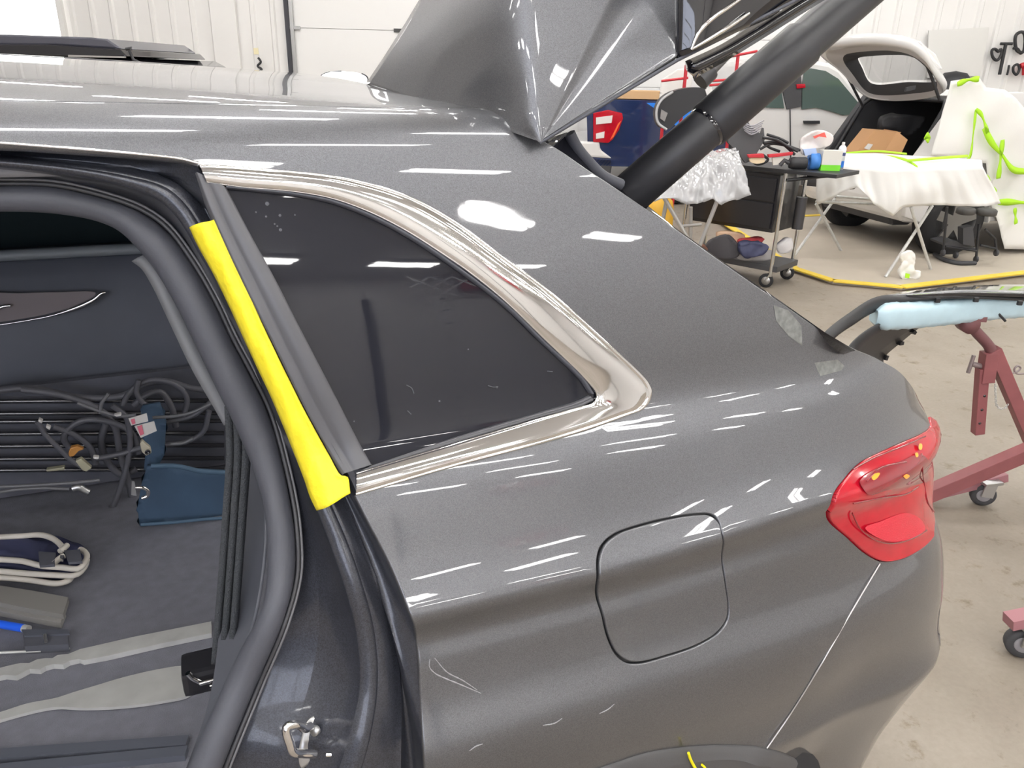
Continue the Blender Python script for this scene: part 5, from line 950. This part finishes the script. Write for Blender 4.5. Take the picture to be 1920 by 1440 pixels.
# padded arm wrapped in blue film
pa = [(1638, 592, 2.80), (1660, 590, 2.82), (1700, 588, 2.86), (1760, 583, 2.92), (1850, 573, 3.0), (1960, 566, 3.1)]
blue_film = mat('pale_blue_film', S(186, 212, 222), .4, coat=.2, var=.12, vscale=18)
q = spline([on_b(*p) for p in pa], n=50); mb = MB(); rows_ = []
for i in range(50):
    t = min(1, i/3); rr_ = .062*(.55+.45*math.sin(t*math.pi/2)); rows_.append([q[i]+np.array([0, 0, 1])*rr_*.85*(abs(math.sin(a))**.6*np.sign(math.sin(a)))+F0*rr_*(abs(math.cos(a))**.6*np.sign(math.cos(a)))+np.array([0, 0, .0025*math.sin(i*1.9+a*3)]) for a in np.linspace(0, 2*math.pi, 25)])
mb.grid(np.array(rows_)); mb.add(rows_[0], [tuple(range(25))]); mb.build('padded_arm', blue_film, rs)
# bumper skin on the arm: grey paint above, black inside
bs = thing('bumper_skin', 'dark bumper skin resting on the blue padded stand arm', 'bumper', on_b(1720, 560, 2.9))
inside_black = mat('raw_black_plastic', (.020, .020, .022), .45)
def ribbon3(nm, A, B, m, par, n=50, thick=.006, bow=0.):
    A, B = spline(np.array([on_b(*p) for p in A]), n=n), spline(np.array([on_b(*p) for p in B]), n=n); mb = MB(); mid = (A+B)/2-F0*bow; mb.grid(np.stack([A, (A+mid)/2-F0*bow*.3, mid, (B+mid)/2-F0*bow*.3, B], 1)); return mb.build(nm, m, par, thick=thick)
ribbon3('arch_lip', [(1520, 655, 2.55), (1545, 624, 2.6), (1590, 588, 2.7), (1645, 556, 2.8), (1700, 554, 2.85), (1800, 552, 2.9), (1960, 556, 3.0)], [(1540, 668, 2.55), (1562, 636, 2.6), (1600, 608, 2.7), (1640, 584, 2.8), (1700, 566, 2.84), (1800, 559, 2.88), (1960, 566, 2.98)], inside_black, bs, bow=.01)
ribbon3('wheel_lining', [(1575, 690, 2.6), (1592, 650, 2.66), (1625, 620, 2.72), (1660, 604, 2.78), (1740, 600, 2.9)], [(1655, 682, 2.95), (1658, 668, 3.0), (1690, 640, 3.02), (1712, 622, 3.04), (1740, 602, 3.06)], inside_black, bs, bow=.0)
ribbon3('painted_skin', [(1660, 556, 2.85), (1720, 553, 2.86), (1800, 548, 2.88), (1960, 552, 2.95)], [(1690, 549, 3.15), (1760, 541, 3.2), (1850, 536, 3.25), (1960, 535, 3.3)], paint, bs, bow=-.0, thick=.008)
ribbon3('skin_edge', [(1700, 553, 2.84), (1800, 548, 2.86), (1960, 551, 2.93)], [(1700, 557, 2.84), (1800, 554, 2.86), (1960, 558, 2.93)], gloss_black, bs)
for x, y in ((1758, 563), (1830, 562), (1912, 568)): mb = MB(); mb.box(on_b(x, y, 2.85), (.018, .012, .018), M3(), .003); mb.build('clip_tab', inside_black, bs)
for i, (x, y) in enumerate(((1688, 643), (1712, 622), (1735, 604), (1660, 670))): mb = MB(); mb.box(on_b(x, y, 2.99), (.02, .02, .014), Matrix.Rotation(.6*i, 3, 'Y'), .0); mb.build('clip_tab', inside_black, bs)
free(MB().rod(on_b(1872, 588, 2.95), on_b(1885, 602, 2.95), .005).build('black_pin', black_pl), 'short black pin below the blue padded arm', 'pin')
# ---- black estate roof far left, lamp glow, wall fittings
bv = thing('black_car', 'black car with glossy roof beyond the grey car at far left', 'car', room(-2.6, 5.4, 0)); bb_ = 5.2
def B2(x, y, b=bb_): p = on_b(x, y, b); return (float(p@R0), float(p[2]))
silver_roof = mat('dark_pearl_roof', (.06, .06, .08), .3, coat=1.)
tp([B2(-300, 66), B2(0, 64), B2(170, 70), B2(200, 73), B2(228, 92), B2(100, 84), B2(-300, 82)], bb_, 1.2).build('roof', silver_roof, bv, bevel=.01)
tp([B2(-300, 82), B2(100, 84), B2(228, 92), B2(242, 106), B2(130, 106), B2(0, 104), B2(-300, 100)], bb_-.03, 1.3).build('rear_spoiler', gloss_black, bv, bevel=.008)
tp([B2(135, 103), B2(240, 106), B2(240, 109), B2(135, 107)], bb_-.045, .02).build('chrome_strip', chrome, bv)
hb = [B2(-300, 100), B2(230, 108), B2(262, 125)]; ax_ = hb[2][0]; tp([hb[0], hb[1], hb[2], (ax_+.25, 1.0), (ax_+.3, .35), (hb[0][0], .35)], bb_, 1.6).build('body', mat('black_car_paint', (.012, .012, .015), .2, coat=1.), bv, bevel=.03)
MB().tube([on_b(x, y, bb_-.05) for x, y in [(236, 92), (246, 90), (243, 96), (250, 112), (262, 118)]], .010, 6).build('clip', black_pl, bv)
for a in (hb[2][0]-.6, hb[2][0]-3.0): MB().lathe([(0, -.1), (.33, -.1), (.35, 0), (.33, .1), (0, .1)], room(a, bb_+.1, .35), F0, 30).build('wheel', wm, bv)
lb = 6.5; wl = thing('work_lamp', 'bright white work lamp glowing beyond the car roof', 'lamp', [*on_b(645, 160, lb)[:2], 0])
lc = on_b(645, 147, lb)
MB().lathe([(0, .05), (.10, .045), (.16, .025), (.18, 0), (.17, -.03), (0, -.05)], lc, (0, 0, 1), 28).build('lamp_dome', mat('lamp_glow', (1, 1, 1), .4, emit=(.97, .97, 1), estr=5.), wl); MB().tube(spline([on_b(x, y, lb-.03) for x, y in [(600, 152), (602, 143), (612, 137), (640, 134)]], n=14), .006, 8).build('lamp_guard', black_pl, wl); MB().tube(spline([on_b(x, y, lb-.03) for x, y in [(690, 152), (688, 144), (678, 138)]], n=10), .006, 8).build('lamp_guard', black_pl, wl)
MB().rod(lc-np.array([0, 0, .05]), [lc[0], lc[1], 0.02], .02).build('lamp_pole', metal_grey, wl); MB().lathe([(0, 0), (.25, 0), (.25, .02), (0, .03)], [lc[0], lc[1], 0], (0, 0, 1), 24).build('lamp_base', black_pl, wl)
wb = SB_-.10
hkb = thing('wall_hook', 'dark metal hook hanging on white ribbed wall left of the door', 'hook', on_b(487, 135, wb)); MB().tube(spline([on_b(x, y, wb) for x, y in [(484, 108), (489, 116), (483, 124), (491, 130), (485, 135), (490, 140)]], n=24), .018, 8).build('hook_wire', black_pl, hkb)
free(slab('paper_note', [on_b(x, y, wb+.06) for x, y in [(475, 90), (484, 90), (485, 102), (476, 102)]], -F0, .006, mat('pale_yellow_note', S(238, 228, 190), .7)), 'pale yellow note on the wall above the hook', 'note')
free(slab('white_sheet_panel', [on_b(x, y, wb) for x, y in [(1742, 57), (1855, 51), (1852, 75), (1844, 108), (1838, 142), (1738, 146)]], -F0, .03, mat('panel_white', (.74, .73, .70), .5)), 'plain white panel standing against the right of the back wall', 'panel')
def tool(nm, pts, r, l, m=black_pl, b=wb, closed=False): o = MB().tube(spline([on_b(x, y, b) for x, y in pts], n=36, closed=closed), r, 8, closed=closed).build(nm, m); return free(o, l, 'tool')
tool('pulling_clamp', [(1860, 94), (1866, 92), (1872, 97), (1876, 92), (1878, 100), (1870, 113), (1862, 108)], .022, 'dark looped clamp hung on the wall right of the white panel', closed=True)
sl_ = thing('slide_hammer', 'dark T-handled slide hammer hanging on the wall', 'tool', on_b(1874, 140, wb)); MB().rod(on_b(1886, 82, wb), on_b(1874, 140, wb), .025).build('shaft', black_pl, sl_); MB().rod(on_b(1876, 82, wb), on_b(1898, 82, wb), .022).build('handle', black_pl, sl_)
tool('hanging_hook', [(1892, 122), (1890, 134), (1888, 141)], .016, 'short dark hook left of the red tool')
tool('hanging_clamp', [(1905, 66), (1914, 60), (1920, 62), (1922, 80), (1918, 98), (1908, 96), (1904, 86)], .025, 'dark frame clamp at the top right corner', closed=True)
tool('hanging_chain', [(1900, 90), (1908, 92), (1914, 100), (1920, 96)], .022, 'dark chain below the frame clamp')
tool('ring_hook', [(1901, 124), (1908, 121), (1911, 130), (1906, 140), (1900, 134)], .02, 'dark ring hook beside the red tool', closed=True)
tool('red_tool', [(1913, 124), (1920, 122), (1921, 140)], .04, 'red tool hanging at the right edge', red_paint)
dm = on_b(1790, 146, 12.9); dm[2] = 0; dmo = thing('black_drum', 'black drum lid showing above the white hatchback roof', 'drum', dm); zt_ = float(on_b(1790, 133, 12.9)[2]); MB().lathe([(0, 0), (.24, 0), (.24, zt_-.12), (.16, zt_-.03), (0, zt_)], dm, (0, 0, 1), 24).build('drum_body', black_pl, dmo)
# ---- behind the viewer, seen in reflections
def rear_car(nm, l, a, b, m, rot=0):
    root = thing(nm, l, 'car', room(a, b, 0)); Lh = 2.25
    prof = [(-2.25, .35), (-2.2, .95), (-1.3, 1.05), (-.7, 1.52), (1.0, 1.56), (1.75, 1.1), (2.25, .9), (2.25, .35)]
    mb = MB(); mb.prism(prof, room(a, b, 0), R0, [0, 0, 1], F0, -1.75); mb.build('body', m, root, bevel=.1)
    mb = MB(); mb.prism([(-1.2, 1.08), (-.68, 1.46), (.95, 1.50), (1.5, 1.12)], room(a, b+.01, 0), R0, [0, 0, 1], F0, -1.77); mb.build('side_glass', glass_bg, root, bevel=.02)
    for x in (-1.4, 1.45): MB().lathe([(0, -.1), (.3, -.1), (.34, -.05), (.34, .05), (.3, .1), (0, .1)], room(a+x, b-.08, .34), F0, 28).build('wheel', wm, root); MB().lathe([(0, -.1), (.3, -.1), (.34, -.05), (.34, .05), (.3, .1), (0, .1)], room(a+x, b-1.65, .34), F0, 28).build('wheel', wm, root)
rh = thing('unit_heater', 'red unit heater hung above the front overhead door', 'heater', room(9.8, -9.1, 4.5))
mb = MB(); rbox(mb, 9.8, -9.1, 4.8, 1.5, .5, .55, .03); mb.build('heater_case', red_paint, rh); mb = MB()
for k in range(6): rbox(mb, 9.8, -8.84, 4.62+k*.075, 1.3, .03, .02)
mb.build('louvre', charcoal, rh)
lg = thing('lattice_gate', 'white folding lattice gate high on the front wall', 'gate', room(8.2, -8.6, 3.6)); mb = MB()
for i in range(4):
    for s_ in (-1, 1):
        mb.bar(room(7.5+i*.5-s_*.25, -8.6, 4.55), room(7.5+i*.5+s_*.25, -8.6, 5.0), .05, .02, up=F0)
        if i == 1: mb.bar(room(8.0-s_*.25, -8.6, 4.05), room(8.0+s_*.25, -8.6, 4.55), .05, .02, up=F0)
mb.build('lattice', mat('lattice_white', (.8, .8, .8), .4), lg)
rear_car('added_dark_car', 'dark blue car added unseen behind the viewer for dark reflections', -2.2, -5.0, mat('added_car_dark_blue', (.010, .014, .035), .2, coat=1.))  # added out of view so the bodywork has something dark to reflect
